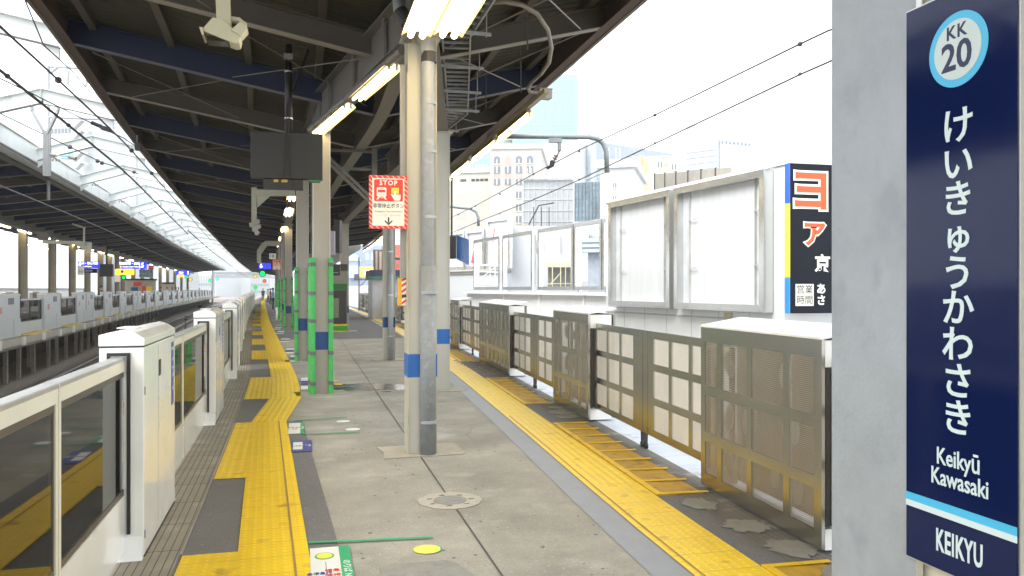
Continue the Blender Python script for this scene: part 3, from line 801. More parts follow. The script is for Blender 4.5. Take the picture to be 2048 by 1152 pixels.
def leaf_right(L):
    t = thing('steel_gate_leaf', 'x', 'sliding gate')
    w = .155 * L; gp = .035 * L
    ops = [(.02 * L + k * (.118 * L + gp * .55), .02 * L + k * (.118 * L + gp * .55) + .118 * L) for k in range(3)]
    ops = ops + [(L - b, L - a) for a, b in ops][::-1]
    zs = [(.24, .49), (.56, .83), (.90, 1.15)]
    g = MB(); bars_grid(g, ops, zs, 0, L, .10, .125, .17, 1.225); g.build('frame', stainless, t)
    g = MB()
    for a, b in ops:
        for c, d in zs: g.box(.112, .114, a, b, c, d)
    g.build('perforated_sheet', louvre_leaf, t)
    g = MB(); g.box(.098, .0995, L / 2 - .14, L / 2 + .14, .175, 1.22); g.build('centre_plate', stainless, t)
    g = MB(); g.box(.0965, .0975, L / 2 - .002, L / 2 + .002, .175, 1.22)
    for z in (.95, 1.05):
        for dy in (-.07, .07): g.box(.0965, .0975, L / 2 + dy - .006, L / 2 + dy + .006, z, z + .012)
    g.build('rivet', seam_m, t)
    for dy in (-.05, .05):
        c = MB(); c.prism([(L / 2 + dy - .02, .169), (L / 2 + dy + .02, .169), (L / 2 + dy + .012, .07), (L / 2 + dy - .012, .07)], 'x', .1, .13); f = c.build('caster', dkgrey, t)
        c = MB(); c.tube([(.1, L / 2 + dy, .035), (.13, L / 2 + dy, .035)], .032, 14); c.build('wheel', black_rub, f)
    return t
CR_ = [(4.30, 1.74), (9.33, 1.77), (14.44, 3.52), (21.3, 1.75), (26.4, 1.75), (31.5, 3.5), (38.4, 1.75), (43.5, 1.75), (48.6, 3.5), (55.5, 1.75), (60.6, 1.75), (65.7, 3.5)]
A_ = None; B_ = None
desc = ['largest, right beside the galvanised pillar', 'second along the row from the right', 'double width, third along the row']
for i, (y, L) in enumerate(CR_):
    if L > 3:
        if B_ is None: B_ = cab_right(3.52); o = B_
        else: o = dup(B_)
        o.scale = (1, L / 3.52, 1)
    else:
        if i == 0: o = cab_right(1.75, True); A_ = o
        else: o = dup(A_)
        o.scale = (1, L / 1.75, 1)
    o.location = (RG(y), y, 0); o.rotation_euler.z = -math.atan((RG(y + L) - RG(y)) / L)
    o['label'] = 'louvred stainless gate cabinet on the right edge, ' + (desc[i] if i < 3 else ORD[i] + ' along the row')
    o['group'] = 'stainless gate cabinets on the right edge'
k = 0; l0 = None
spans = [(.9, 4.3)] + [(a[0] + a[1], b[0]) for a, b in zip(CR_, CR_[1:])]
for a, b in spans:
    a -= .05; b += .05; L = b - a
    if l0 is None: l0 = leaf_right(3.4); o = l0
    else: o = dup(l0)
    o.location = (RG(a), a, 0); o.rotation_euler.z = -math.atan((RG(b) - RG(a)) / L); o.scale = (1, L / 3.4, 1)
    o['label'] = ('stainless sliding gate with perforated windows, ' + (['partly hidden behind the galvanised pillar', 'between the largest and the second cabinet', 'between the second and the double cabinet'][k] if k < 3 else ORD[k] + ' along the row'))
    o['group'] = 'stainless sliding gates on the right edge'; k += 1
# ================================================================= CANOPY OF THE NEAR PLATFORM
ZV = 4.42
canopy = thing('platform_canopy', 'long dark butterfly canopy with navy rafters over the near platform', 'canopy', (0, 0, 0))
YE = 178
zr = lambda d: d
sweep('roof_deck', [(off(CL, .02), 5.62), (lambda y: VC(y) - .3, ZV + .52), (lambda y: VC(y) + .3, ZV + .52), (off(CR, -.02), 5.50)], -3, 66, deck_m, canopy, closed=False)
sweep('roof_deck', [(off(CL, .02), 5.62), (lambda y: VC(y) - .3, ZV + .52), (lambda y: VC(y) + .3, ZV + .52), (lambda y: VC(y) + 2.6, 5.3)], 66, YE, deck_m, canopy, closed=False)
sweep('roof_sheet', [(off(CL, -.06), 5.78), (VC, ZV + .80), (off(CR, .06), 5.66), (off(CR, .06), 5.62), (VC, ZV + .76), (off(CL, -.06), 5.74)], -3, 66, mat('roof top sheet', (.35, .36, .36), .5), canopy)
sweep('roof_sheet', [(off(CL, -.06), 5.78), (VC, ZV + .80), (lambda y: VC(y) + 2.7, 5.5), (lambda y: VC(y) + 2.7, 5.46), (VC, ZV + .76), (off(CL, -.06), 5.74)], 66, YE, MATS['roof top sheet'], canopy)
# edge beams: channel section open inwards
sweep('edge_beam', [(off(CL, 0), 5.20), (off(CL, .13), 5.20), (off(CL, .13), 5.225), (off(CL, .03), 5.225), (off(CL, .03), 5.60), (off(CL, 0), 5.60)], -3, YE, fascia_m, canopy)
sweep('edge_trim', rectprof(CL, -.05, -.002, 5.19, 5.73), -3, YE, mat('dull edge trim', (.16, .13, .10), .6), canopy)
sweep('edge_beam', [(off(CR, 0), 5.05), (off(CR, -.13), 5.05), (off(CR, -.13), 5.075), (off(CR, -.03), 5.075), (off(CR, -.03), 5.47), (off(CR, 0), 5.47)], -3, 66, fascia_m, canopy)
sweep('edge_trim', rectprof(CR, .002, .05, 5.04, 5.62), -3, 66, MATS['dull edge trim'], canopy)
# purlins
def lerp(a, b, t): return a + (b - a) * t
for t_ in (.09, .34, .6, .84):
    f = lambda y, t_=t_: lerp(CL(y), VC(y) - .3, t_)
    z = lerp(5.50, ZV + .40, t_)
    sweep('purlin', rectprof(f, -.05, .05, z, z + .105), -3, YE, beam_grey, canopy)
for t_ in (.12, .5, .85):
    f = lambda y, t_=t_: lerp(CR(y), VC(y) + .3, t_)
    z = lerp(5.38, ZV + .40, t_)
    sweep('purlin', rectprof(f, -.05, .05, z, z + .105), -3, 66, beam_grey, canopy)
# rafters (I section), navy and grey by turns
def ibar(g, a, b, h, w, mi=0, mf=1):
    a, b = Vector(a), Vector(b)
    g.bar(a, b, .02, h - .024, mi)
    up = Vector((0, 0, 1)); dz = up * (h / 2 - .006)
    g.bar(a - dz, b - dz, w, .012, mf); g.bar(a + dz, b + dz, w, .012, mi)
k = 0; y = 0.7
fl_blue = mat('navy flange with painted light', (.10, .115, .16), .5); fl_grey = mat('grey flange with painted light', (.26, .24, .20), .5)  # bottom flanges paled, the light they catch put into the colour
rafter_ys = []
while y < YE and k < 95:
    blue = k % 2 == 0
    g = MB(); m0, m1 = (beam_blue, fl_blue) if blue else (beam_grey, fl_grey)
    h = .36 if blue else .28
    cx = VC(y)
    ibar(g, (CL(y) + .035, y, 5.23 + h / 2), (cx - .11, y, ZV + h / 2), h, .15)
    if y < 66: ibar(g, (cx + .11, y, ZV + h / 2), (CR(y) - .035, y, 5.08 + h / 2), h, .15)
    else: ibar(g, (cx + .11, y, ZV + h / 2), (cx + 2.5, y, 4.85 + h / 2), h, .15)
    g.build('rafter', [m0, m1], canopy); rafter_ys.append(y)
    k += 1; y += 3.05 if y < 60 else 4.5
sweep('valley_gutter', rectprof(VC, -.10, .10, ZV - .04, ZV + .42), -3, YE, girder_m, canopy)
# girders on the column heads
def girder(p, q, z0=4.2, z1=4.72):
    g = MB(); p, q = Vector((*p, 0)), Vector((*q, 0))
    t = (q - p).normalized(); n_ = Vector((t.y, -t.x, 0))
    zc = Vector((0, 0, (z0 + z1) / 2))
    g.bar(p + zc, q + zc, .025, z1 - z0 - .03)
    for z in (z0 + .0075, z1 - .0075): g.bar(p + Vector((0, 0, z)), q + Vector((0, 0, z)), .24, .015)
    L = (q - p).length
    m_ = 0.9
    while m_ < L - .3:
        c = p + t * m_
        for s in (-1, 1): g.bar(c + n_ * s * .065 + Vector((0, 0, z0 + .016)), c + n_ * s * .065 + Vector((0, 0, z1 - .016)), .012, .1, up=tuple(t))
        m_ += 1.5
    g.build('girder', girder_m, canopy)
girder((1.16, -2), (1.16, 7.95))
CA = Vector((1.16, 8.1)); 
LCOL = [(.275, 12.98), (.0, 18.95), (-.53, 32.5), (-.80, 37.8), (-1.09, 44), (-1.3, 50), (-1.52, 56), (-1.76, 62), (-2.0, 69), (-2.27, 76)]
RCOL = [(VR(y), y) for y in (12.95, 18.75, 31.9, 44, 50, 56, 62)]
RCOL[0] = (2.19, 12.95)
girder((1.1, 8.25), (LCOL[0][0] + .03, LCOL[0][1] - .17)); girder((1.25, 8.25), (RCOL[0][0] - .03, RCOL[0][1] - .17))
for a, b in zip(LCOL, LCOL[1:]): girder((a[0], a[1] + .16), (b[0], b[1] - .16))
for a, b in zip(RCOL, RCOL[1:]): girder((a[0], a[1] + .16), (b[0], b[1] - .16))
# sag rods and wind bracing under the deck
g = MB()
for i in range(0, 12):
    y0_, y1_ = rafter_ys[i] + .1, rafter_ys[i + 1] - .1
    cl, cc, cr = CL(y0_ + 1.5), VC(y0_ + 1.5), CR(y0_ + 1.5)
    za = lambda t, o_=0: lerp(5.22, ZV + .08, t)
    for (ta, tb) in ((.1, .5), (.5, .95))[i % 2:i % 2 + 1]:
        g.tube([(lerp(cl, cc, ta), y0_, za(ta)), (lerp(cl, cc, tb), y1_, za(tb))], .006, 5)
        g.tube([(lerp(cl, cc, tb), y0_, za(tb)), (lerp(cl, cc, ta), y1_, za(ta))], .006, 5)
    g.tube([(lerp(cr, cc, .15), y0_, 5.0), (lerp(cr, cc, .8), y1_, 4.62)], .009, 5)
    g.tube([(lerp(cr, cc, .8), y0_, 4.62), (lerp(cr, cc, .15), y1_, 5.0)], .009, 5)
g.build('brace_rod', fl_grey, canopy)
# hanging rods on the right
for i, (x, y) in enumerate([(2.9, 10.6), (2.75, 12.1), (2.6, 9.2), (2.7, 15.2)]):
    g = MB(); g.tube([(x, y, 4.35 + .08 * (i % 3)), (x, y, 5.2)], .008, 5); g.build('hanger_rod', beam_grey, canopy)
# conduit runs under the girders
for (p, q, z) in (((1.0, -1, 4.12), (1.0, 7.9, 4.12), 0), ((1.0, 8.3, 4.12), (.12, 12.8, 4.12), 0)):
    g = MB(); g.tube([p, q], .05, 8)
    for s in range(5):
        c = Vector(p).lerp(Vector(q), (s + .5) / 5); g.tube([c - Vector((0, .012, 0)), c + Vector((0, .012, 0))], .058, 8)
    g.build('conduit', girder_m, canopy)

# ================================================================= COLUMNS
def hcol(name, label, x, y, w=.27, dep=.27, h=4.2, m_web=cream, m_edge=rusty, band=None, z_band=(.76, 1.0), rz=0, group=None):
    t = thing(name, label, 'column', (x, y, 0), rz, group)
    g = MB()
    g.box(-w / 2 + .016, w / 2 - .016, -dep / 2 + .012, -dep / 2 + .03, .0, h)
    g.box(-w / 2, -w / 2 + .016, -dep / 2, dep / 2, .0, h, 1); g.box(w / 2 - .016, w / 2, -dep / 2, dep / 2, .0, h, 1)
    g.build('shaft', [m_web, m_edge], t)
    g = MB()
    for (a, b) in ((-w / 2 - .05, w / 2 + .05),):
        g.box(a, b, -dep / 2 - .04, dep / 2 + .04, h - .02, h - .001)
    g.build('head_plate', m_web, t)
    if band:
        z0, z1 = z_band; e = .0025; g = MB()
        g.box(-w / 2 + .0165, w / 2 - .0165, -dep / 2 + .012 - e, -dep / 2 + .03 + e, z0, z1)
        for s in (-1, 1):
            a, b = sorted((s * (w / 2 + e), s * (w / 2 - .016 - e)))
            g.box(a, b, -dep / 2 - e, dep / 2 + e, z0, z1)
        g.build('blue_band', band, t)
    return t
def patchm(t, w, d):
    g = MB(); g.prism([(-w + .02, -d), (w - .03, -d + .02), (w, -d + .1), (w - .02, d), (-w, d - .02), (-w + .05, .0)], 'z', .006, .012); g.build('mortar_patch', patch_w, t)
# the pipe column in front
tA = hcol('canopy_column', 'cream column with a blue band and galvanised downpipe in front, nearest in mid platform', 1.16, 8.1, .29, .29, 4.2, cream, rusty, blue_band, (.77, 1.0))
patchm(tA, .42, .3)
g = MB(); pp = [(.045, -.2, .0), (.045, -.2, 3.95), (.03, -.2, 4.08), (-.04, -.2, 4.2), (-.14, -.18, 4.27), (-.22, -.1, 4.4), (-.22, 0, 4.6)]
g.tube(pp, .066, 20); g.build('downpipe', galv, tA, smooth=True)
g = MB(); g.tube([(.045, -.2, 0), (.045, -.2, 1.88)], .08, 20); g.build('pipe_sleeve', mat('dull grey sleeve', (.25, .27, .28), .6, .1, var=.14, scale=12, stain=(.32, .34, .35), stain_amt=.04, stain_scale=20), tA, smooth=True)
for z, r_ in ((1.60, .09), (.32, .09), (3.0, .072), (4.18 - .7, .072), (2.35, .072)):
    g = MB(); g.tube([(.055, -.2, z), (.055, -.2, z + .028)], r_, 20); g.box(-.04, .15, -.13, -.115, z, z + .028); g.build('pipe_clamp', galv_plate, tA)
g = MB(); g.tube([(-.14, -.18, 4.27), (-.22, -.1, 4.4)], .085, 16); g.tube([(.055, -.2, 3.9), (.055, -.2, 4.0)], .078, 16); g.build('pipe_joint', dkgrey, tA)
g = MB(); g.box(-.21, -.155, -.06, .0, 1.75, 3.9); g.build('cable_duct', mat('pale grey duct', (.33, .33, .31), .5), tA)
g = MB(); g.box(-.155, -.146, -.16, -.02, 1.45, 3.8); g.build('duct_bracket', rusty, tA)
g = MB(); g.disc((-.02, -.146, .2), 0.0001) if False else g.box(-.142, -.139, -.147, -.1462, .3, .38); g.build('green_tag', green_p, tA)
# column B on the right with the double blue band
tB = hcol('canopy_column', 'grey cream H column with a bright blue band, just right of the pipe column', 2.19, 12.95, .25, .26, 4.2, cream, cream, blue_band, (.76, 1.0))
patchm(tB, .4, .3)
# green guarded columns
gc = None
names_g = ['nearest', 'second', 'third', 'fourth', 'fifth', 'sixth', 'seventh', 'eighth', 'ninth', 'tenth']
for i, (x, y) in enumerate(LCOL):
    if gc is None:
        t = hcol('guarded_column', 'x', 0, 0, .27, .27, 4.2, grey_col, cream, blue_dark, (.70, .98)); gc = t
        patchm(t, .42, .26)
        for s in (-1, 1):
            g = MB(); a, b = sorted((s * .102, s * .172))
            g.prism([(a, -.2), (b, -.2), (b, .2), (a, .2)], 'z', .0, 2.14)
            gu = g.build('corner_guard', green_foam, t, bevel=.018)
            g = MB()
            for z in (2.0, 1.55, 1.12, .62, .15): 
                g.box(a - .003, b + .003, -.203, .203, z, z + .065)
            g.build('tape_band', tape_grey, gu, bevel=.01)
        g = MB(); g.box(-.165, -.145, -.12, -.10, 2.14, 4.1); g.build('cable', dkgrey, t)
        o = t
    else: o = dup(gc)
    o.location = (x, y, 0); o.rotation_euler.z = heading(VL, y)
    o['label'] = f'grey column with green foam guards and dark blue band, {names_g[i]} of its row'
    o['group'] = 'green guarded columns by the left yellow strip'
    if i in (1,): o.scale = (1.0, 1, 1)
# right hand row
t = hcol('canopy_column', 'cream column with slim grey downpipe and dark blue bands, under the red stop sign', RCOL[1][0], RCOL[1][1], .27, .26, 4.2, cream, rusty, blue_dark, (.76, 1.0))
patchm(t, .4, .28)
g = MB(); g.tube([(.02, -.18, 0), (.02, -.18, 3.9), (-.1, -.1, 4.3)], .05, 14); g.tube([(.02, -.18, 0), (.02, -.18, 2.0)], .062, 14); g.build('downpipe', galv, t, smooth=True)
g = MB(); [g.tube([(.02, -.18, z), (.02, -.18, z + .025)], .068, 14) for z in (.55, 1.5, 2.5)]; g.build('pipe_clamp', alu, t)
rc = None
for i, (x, y) in enumerate(RCOL[2:]):
    if rc is None: rc = hcol('canopy_column', 'x', 0, 0, .32, .3, 4.2, grey_col, cream, blue_dark, (.72, .98)); patchm(rc, .5, .35); o = rc
    else: o = dup(rc)
    o.location = (x, y, 0)
    o['label'] = f'plain grey column with a dark blue band, {ORD[i]} of the far right row'; o['group'] = 'plain grey columns of the far right row'
# mid-platform truss frame beyond the pipe column
t = thing('hanging_brace', 'brown steel post with two slanting struts under the canopy above the stop sign', 'bracing', (1.02, 15.9, 0))
g = MB(); g.bar((.35, 0, 3.35), (.35, 0, 4.42), .1, .1); g.build('post', girder_m, t)
for dx in (0, .12):
    g = MB(); g.bar((-.75 + dx, 0, 4.3), (.25 + dx, 0, 3.36), .05, .06); g.build('strut', girder_m, t)
g = MB(); g.bar((-.5, .02, 4.35), (.35, .02, 4.35), .06, .05); g.bar((-.4, .02, 4.0), (.3, .02, 4.0), .05, .05); g.build('tie', girder_m, t)
# gusset at the end of the right canopy
t = thing('roof_end_plate', 'beige triangular plate ending the far right roof beside a grey column', 'bracket', (3.4, 66.3, 0), 0)
g = MB(); g.prism([(-3.2, 4.4), (1.2, 5.4), (1.2, 4.9), (-1.4, 3.3), (-3.2, 3.3)], 'y', 0, .15); g.build('plate', cream, t)

# galvanised sign pillar close to the camera on the right
SX = 1.25
t = thing('sign_column', 'galvanised pillar close on the right carrying the tall navy station name board', 'column', (SX, 0, 0))
g = MB(); g.box(.004, .30, 1.415, 1.70, 0, 4.2); g.build('galvanised_duct', galv_plate, t, bevel=.004)
g = MB(); g.box(.0005, .0045, 1.40, 1.415, 0, 4.2); g.build('edge_highlight', alu, t)  # thin bright strip stands in for the highlight along the edge
g = MB(); g.box(.02, .04, .92, 1.4145, 0, 4.2); g.box(.04, .3, 1.15, 1.17, 0, 4.2); g.box(.30, .32, .92, 1.4145, 0, 4.2); g.build('shaft', cream_near, t)
sb = thing('station_name_board', 'tall navy board with vertical white hiragana and the circled number KK 20', 'sign', (SX, 0, 0))
zt, zb = 1.65 + (578 - 28) / 1600 * at(1818, 28, 1).dot(Vector((0, 0, 0))) if False else 2.168, 1.15
dS = SX / (Fx + (1818 - 1024) / 1600 * Rx)
zt = 1.65 + (578 - 27) / 1600 * dS; zb = 1.65 - (1109 - 578) / 1600 * dS
yF = at(1819, 0, dS).y
def yof(px):
    a = (px - 1024) / 1600; d = SX / (Fx + a * Rx); return d * (Fy + a * Ry), d
yN = yof(2041)[0]
g = MB(); g.box(-.004, .018, yN - .004, yF + .004, zb - .004, zt + .004); g.build('frame', alu, sb)
g = MB(); g.box(-.007, -.0045, yN, yF, zb, zt); g.build('panel', navy, sb)
def zof(px, py): return 1.65 - (py - 578) / 1600 * yof(px)[1]
ym = (yN + yF) / 2 
def ys_(px): return yof(px)[0]
yc = ys_(1922); zc = zof(1922, 99)
rr = (zof(1922, 22) - zof(1922, 178)) / 2 * .955
def discx(name, r, x, m_):
    g = MB(); n_ = 48
    g.prism([(yc + r * math.cos(2 * math.pi * k / n_), zc + r * math.sin(2 * math.pi * k / n_)) for k in range(n_)], 'x', x - .0006, x); return g.build(name, m_, sb)
discx('circle_ring', rr, -.0078, sky_blue); discx('circle_face', rr * .80, -.0088, mat('circle face', (.52, .60, .58), .4))
text('KK', rr * .50, navy_ink, sb, (-.0096, yc + .002, zc + rr * .47), LEFTW, name='number_lettering', bold=.0008, spacing=1.15, thick=.0003)
text('20', rr * 1.05, navy_ink, sb, (-.0096, yc + .002, zc - rr * .2), LEFTW, name='number_lettering', bold=.0016, thick=.0003)
chars = 'けいきゅうかわさき'
pys = [256, 331, 402, 477, 550, 620, 693, 766, 839]
for ch, py in zip(chars, pys):
    small = ch == 'ゅ'
    s = .075 if not small else .070
    text(ch, s, sign_white, sb, (-.0082, ys_(1922) , zof(1920, py)), LEFTW, name='station_lettering', bold=.0012, sx=1.1, thick=.0004)
text('Keikyū', .048, sign_white, sb, (-.0082, ys_(1922), zof(1922, 922)), LEFTW, name='station_lettering', bold=.0007, sx=.80, thick=.0004)
text('Kawasaki', .048, sign_white, sb, (-.0082, ys_(1924), zof(1924, 965)), LEFTW, name='station_lettering', bold=.0007, sx=.80, thick=.0004)
z1 = zof(1819, 981); z2 = zof(1819, 996); z3 = zof(1819, 1008)
g = MB(); g.box(-.0082, -.0072, yN, yF, z2, z1); g.build('blue_stripe', sky_blue, sb)
g = MB(); g.box(-.0082, -.0072, yN, yF, z3, z2 - .0002); g.build('white_stripe', sign_white, sb)
text('KEIKYU', .062, sign_white, sb, (-.0082, ys_(1924), zof(1924, 1097)), LEFTW, name='company_lettering', bold=.0016, sx=.52, thick=.0004, spacing=1.1)

# ================================================================= LIGHTS
def lamp(label, p, q, r=.018, n_t=2, m=tube_m, gap=.11, drop=.0, group='fluorescent lights under the near canopy', big=True):
    """fixture from p to q (tube height), tubes below a reflector"""
    p, q = Vector(p), Vector(q); L = (q - p).length; d = (q - p).normalized()
    t = thing('fluorescent_light', label, 'ceiling light', p, -math.atan2(d.x, d.y), group)
    w = gap * n_t / 2 + .03
    g = MB(); g.prism([(-w, .0), (-w * .45, .05), (w * .45, .05), (w, .0), (w * .45, .056), (-w * .45, .056)], 'y', 0, L); g.build('reflector', reflector_m, t)
    g = MB(); g.box(-.04, .04, .05, L - .05, .057, .11); g.build('housing', mat('brown lamp housing', (.25, .17, .08), .5), t)
    for k in range(n_t):
        x = (k - (n_t - 1) / 2) * gap
        g = MB(); g.tube([(x, .04, -.0), (x, L - .04, -.0)], r, 10); g.build('tube', m, t, smooth=True)
        g = MB(); g.box(x - .014, x + .014, .0, .035, -.02, .05); g.box(x - .014, x + .014, L - .035, L, -.02, .05); g.build('socket', mat('pale socket', (.6, .58, .5), .5), t)
    return t
dA = 7.55
c1 = at(862, 62, dA); c2 = at(922, 50, dA)
lamp('large lit twin tube light above the pipe column, left one of the pair', (1.03, c1.y - 2.6, 4.02), (1.03, c1.y, 4.02), r=.03)
lamp('large lit twin tube light above the pipe column, right one of the pair', (1.34, c1.y - 2.7, 4.06), (1.34, c1.y + .05, 4.06), r=.03)
ga = Vector((1.02, 8.4, 4.06)); gb = Vector((.21, 12.9, 4.08))
lamp('lit twin tube light on the slanting girder, left of the pipe column and behind it', ga.lerp(gb, .08), ga.lerp(gb, .44), r=.018, gap=.085)
lamp('lit twin tube light on the slanting girder, ending above the nearest green guarded column', ga.lerp(gb, .54), ga.lerp(gb, 1.0), r=.018, gap=.085)
for i, y in enumerate((12.3, 14.75, 17.3, 20.0, 22.7, 25.4, 28.1, 31, 34, 37, 40, 43, 46, 49, 52, 55, 58)):
    x = CR(y) - .42
    lamp(f'lit tube light along the right roof edge, {ORD[i]} from the camera', (x, y, 4.42), (CR(y + 2.2) - .42, y + 2.2, 4.42), r=.024, n_t=1, m=tube_m, group='tube lights along the right roof edge')
sweep('lamp_trunking', rectprof(CR, -.46, -.38, 4.545, 4.62), 11.3, 60, mat('cream trunking', (.42, .36, .24), .5), canopy)
for i, y in enumerate((19.8, 24.5, 31.9, 38, 44)):
    x = VL(y) - .12
    lamp(f'lit twin tube light above the left column row, {ORD[i]} beyond the bracket with loudspeakers', (x, y, 4.0), (VL(y + 2.3) - .12, y + 2.3, 4.0), r=.024)

# cable ladder
t = thing('cable_ladder', 'galvanised cable ladder rack hung beneath the canopy right of the pipe column', 'cable tray')
pl = [Vector((1.72, 6.0, 4.62)), Vector((1.73, 9.16, 4.62)), Vector((2.52, 13.2, 4.62)), Vector((2.36, 15.6, 4.62))]
for s in (-1, 1):
    g = MB()
    for a, b in zip(pl, pl[1:]):
        d = (b - a).normalized(); n_ = Vector((d.y, -d.x, 0)) * .165 * s
        g.bar(a + n_, b + n_, .02, .07)
    g.build('side_rail', galv, t)
k = 0
for a, b in zip(pl, pl[1:]):
    d = (b - a); L = d.length; d = d.normalized(); n_ = Vector((d.y, -d.x, 0)) * .155
    s = .12
    while s < L and k < 60:
        c = a + d * s; g = MB(); g.bar(c - n_, c + n_, .035, .022); g.build('rung', galv, t); s += .22; k += 1
for i, (s_, y) in enumerate([(0, 8.9), (1, 10.3), (1, 11.6), (1, 12.8), (2, 14.5)]):
    a, b = pl[s_], pl[s_ + 1]; c = a.lerp(b, (y - a.y) / (b.y - a.y)); g = MB(); g.bar(c + Vector((-.3, 0, -.06)), c + Vector((.36, .02, -.06)), .03, .035)
    g.tube([c + Vector((.3, 0, -.1)), c + Vector((.3, 0, .25))], .008, 5); g.tube([c + Vector((-.26, 0, -.1)), c + Vector((-.26, 0, .25))], .008, 5)
    g.build('support_channel', galv, t)
# looping conduit
pts = [at(px, py, d) for px, py, d in [(975, 6, 8.7), (1010, 3, 8.7), (1045, 10, 8.8), (1075, 28, 8.9), (1096, 60, 9.3), (1103, 95, 9.8), (1098, 125, 10.4), (1082, 148, 11), (1062, 166, 11.6), (1056, 176, 11.9), (1060, 184, 12.1), (1075, 186, 12.3), (1083, 186, 12.3)]]
g = MB(); g.tube(pts, .026, 12); o = g.build('flexible_conduit', mat('brown conduit', (.24, .21, .17), .5), smooth=True); tag(o, 'thick curling flexible conduit hanging under the right roof edge', 'conduit')
c = at(1085, 186, 12.4); t = thing('junction_box', 'cream junction box at the right roof edge where the curling conduit ends', 'junction box', c)
g = MB(); g.box(-.07, .14, -.08, .1, -.09, .05); g.build('box', mat('aged cream plastic', (.45, .43, .36), .5), t, bevel=.01); g = MB(); g.box(-.075, .145, -.085, .105, .05, .06); g.build('lid', MATS['aged cream plastic'], t)

# hanging departure display
t = thing('departure_display', 'black backed departure display hung on a dark pole left of the green guarded column', 'display', (0, 0, 0))
dD = 10.8
a = at(501, 262, dD); b = at(638, 355, dD)
u = (b - a); u.z = 0; W = u.length; H = a.z - b.z
t.location = (a.x, a.y, b.z); t.rotation_euler.z = math.atan2(u.y, u.x) + R(12)
W /= math.cos(R(12)) 
blk = mat('matt charcoal case', (.022, .021, .020), .55, var=.12)
g = MB(); g.box(0, W, 0, .16, 0, H); g.build('case', blk, t, bevel=.006)
g = MB(); g.box(.16, W - .26, .03, .13, -.145, -.01); g.build('lower_case', blk, t, bevel=.004)
g = MB(); g.box(W - .19, W - .03, .01, .15, -.03, -.003); g.build('green_edge', mat('green edge', (.03, .16, .07), .5), t)
g = MB(); g.box(.3, .36, .02, .05, -.05, -.012); g.box(.40, .48, .02, .05, -.05, -.012); g.build('plug', mat('ochre plug', (.5, .35, .06), .5), t)
xp = W * .52
g = MB(); g.tube([(xp, .08, H), (xp, .08, 5.0 - b.z)], .05, 12); g.build('hanging_pole', mat('black pole', (.012, .012, .013), .4), t, smooth=True)
g = MB(); g.tube([(xp + .05, .08, 4.35 - b.z), (xp + .26, .08, 4.95 - b.z)], .022, 8); g.build('stay', MATS['black pole'], t)
g = MB(); [g.tube([(xp, .08, z - b.z), (xp, .08, z + .02 - b.z)], .056, 12) for z in (3.98, 4.62)]; g.box(xp - .06, xp + .06, -.01, .0, 4.78 - b.z, 4.86 - b.z); g.build('clamp', alu, t)
g = MB(); g.tube([(xp - .02, .02, H + .4), (xp - .03, -.02, H - .05), (xp - .05, -.02, .08), (xp - .13, -.01, -.12)], .006, 6); g.tube([(xp + .01, .02, H + .4), (xp + .01, -.02, H - .05), (xp + .02, -.02, .1), (xp + .07, -.01, -.12)], .006, 6); g.build('cable', black_rub, t)

# camera unit hanging top left
t = thing('surveillance_camera', 'cream camera housing on a bracket hung from the canopy near the picture top', 'camera', at(455, 60, 6.0))
ivory = mat('ivory camera paint', (.50, .48, .34), .45, var=.05)
g = MB(); g.bar((-.02, 0, -.04), (-.06, 0, .9), .075, .1); g.build('drop_arm', ivory, t)
g = MB(); g.prism([(-.17, -.03), (-.10, .06), (-.03, .06), (.10, -.06), (.09, -.11), (.06, -.12), (-.16, -.045)], 'y', -.08, .1); g.build('hood', ivory, t, bevel=.006)
g = MB(); g.prism([(-.19, -.02), (-.165, -.02), (-.155, -.075), (-.17, -.078)], 'y', -.09, .11); g.build('front_lip', ivory, t)
g = MB(); g.box(-.14, .05, -.06, .08, -.105, -.07); g.build('lens_glass', mat('dark lens', (.03, .03, .02), .1), t)
g = MB(); g.prism([(.03, -.03), (.09, .035), (.13, .02), (.15, -.005), (.10, -.07), (.07, -.045)], 'y', -.1, .04); g.build('junction_box', ivory, t, bevel=.004)
g = MB(); g.tube([(0, 0, .09), (.08, 0, .085), (.125, 0, .05), (.125, -.02, -.01)], .018, 8); g.build('cable_gland', mat('ivory tube', (.45, .44, .34), .5), t, smooth=True)
g = MB(); g.box(-.12, -.02, -.05, .05, .3, .5); g.build('bracket', ivory, t)

# loudspeaker bracket on the second guarded column
t = thing('speaker_bracket', 'pale beige bracket arm with dangling cluster of loudspeakers on the second green guarded column', 'bracket', (0, 0, 0))
dB_ = 18.6
P = lambda px, py, d=dB_: at(px, py, d)
beige = mat('beige bracket paint', (.42, .42, .33), .5)
g = MB(); g.bar(P(505, 386), P(612, 386), .14, .14); g.build('arm', beige, t)
g = MB(); g.bar(P(508, 375), P(508, 455), .11, .11); g.build('drop_arm', beige, t)
q = [P(512, 378), P(545, 388), P(515, 415)]
g = MB(); v = [Vector(x) for x in q]; g.add([x + Vector((0, -.03, 0)) for x in v] + [x + Vector((0, .03, 0)) for x in v], [(0, 1, 2), (5, 4, 3), (0, 3, 4, 1), (1, 4, 5, 2), (2, 5, 3, 0)]); g.build('gusset', beige, t)
for i, (px, py, r_) in enumerate([(500, 447, .05), (512, 440, .06), (507, 455, .07), (515, 450, .05), (511, 462, .06)]):
    g = MB(); c = P(px, py); g.tube([c, c + Vector((.02, -.06, -.02)), c + Vector((.04, -.12, -.05))], [.02, .035, r_], 10); g.build('loudspeaker', mat('pale speaker', (.45, .45, .42), .5), t)

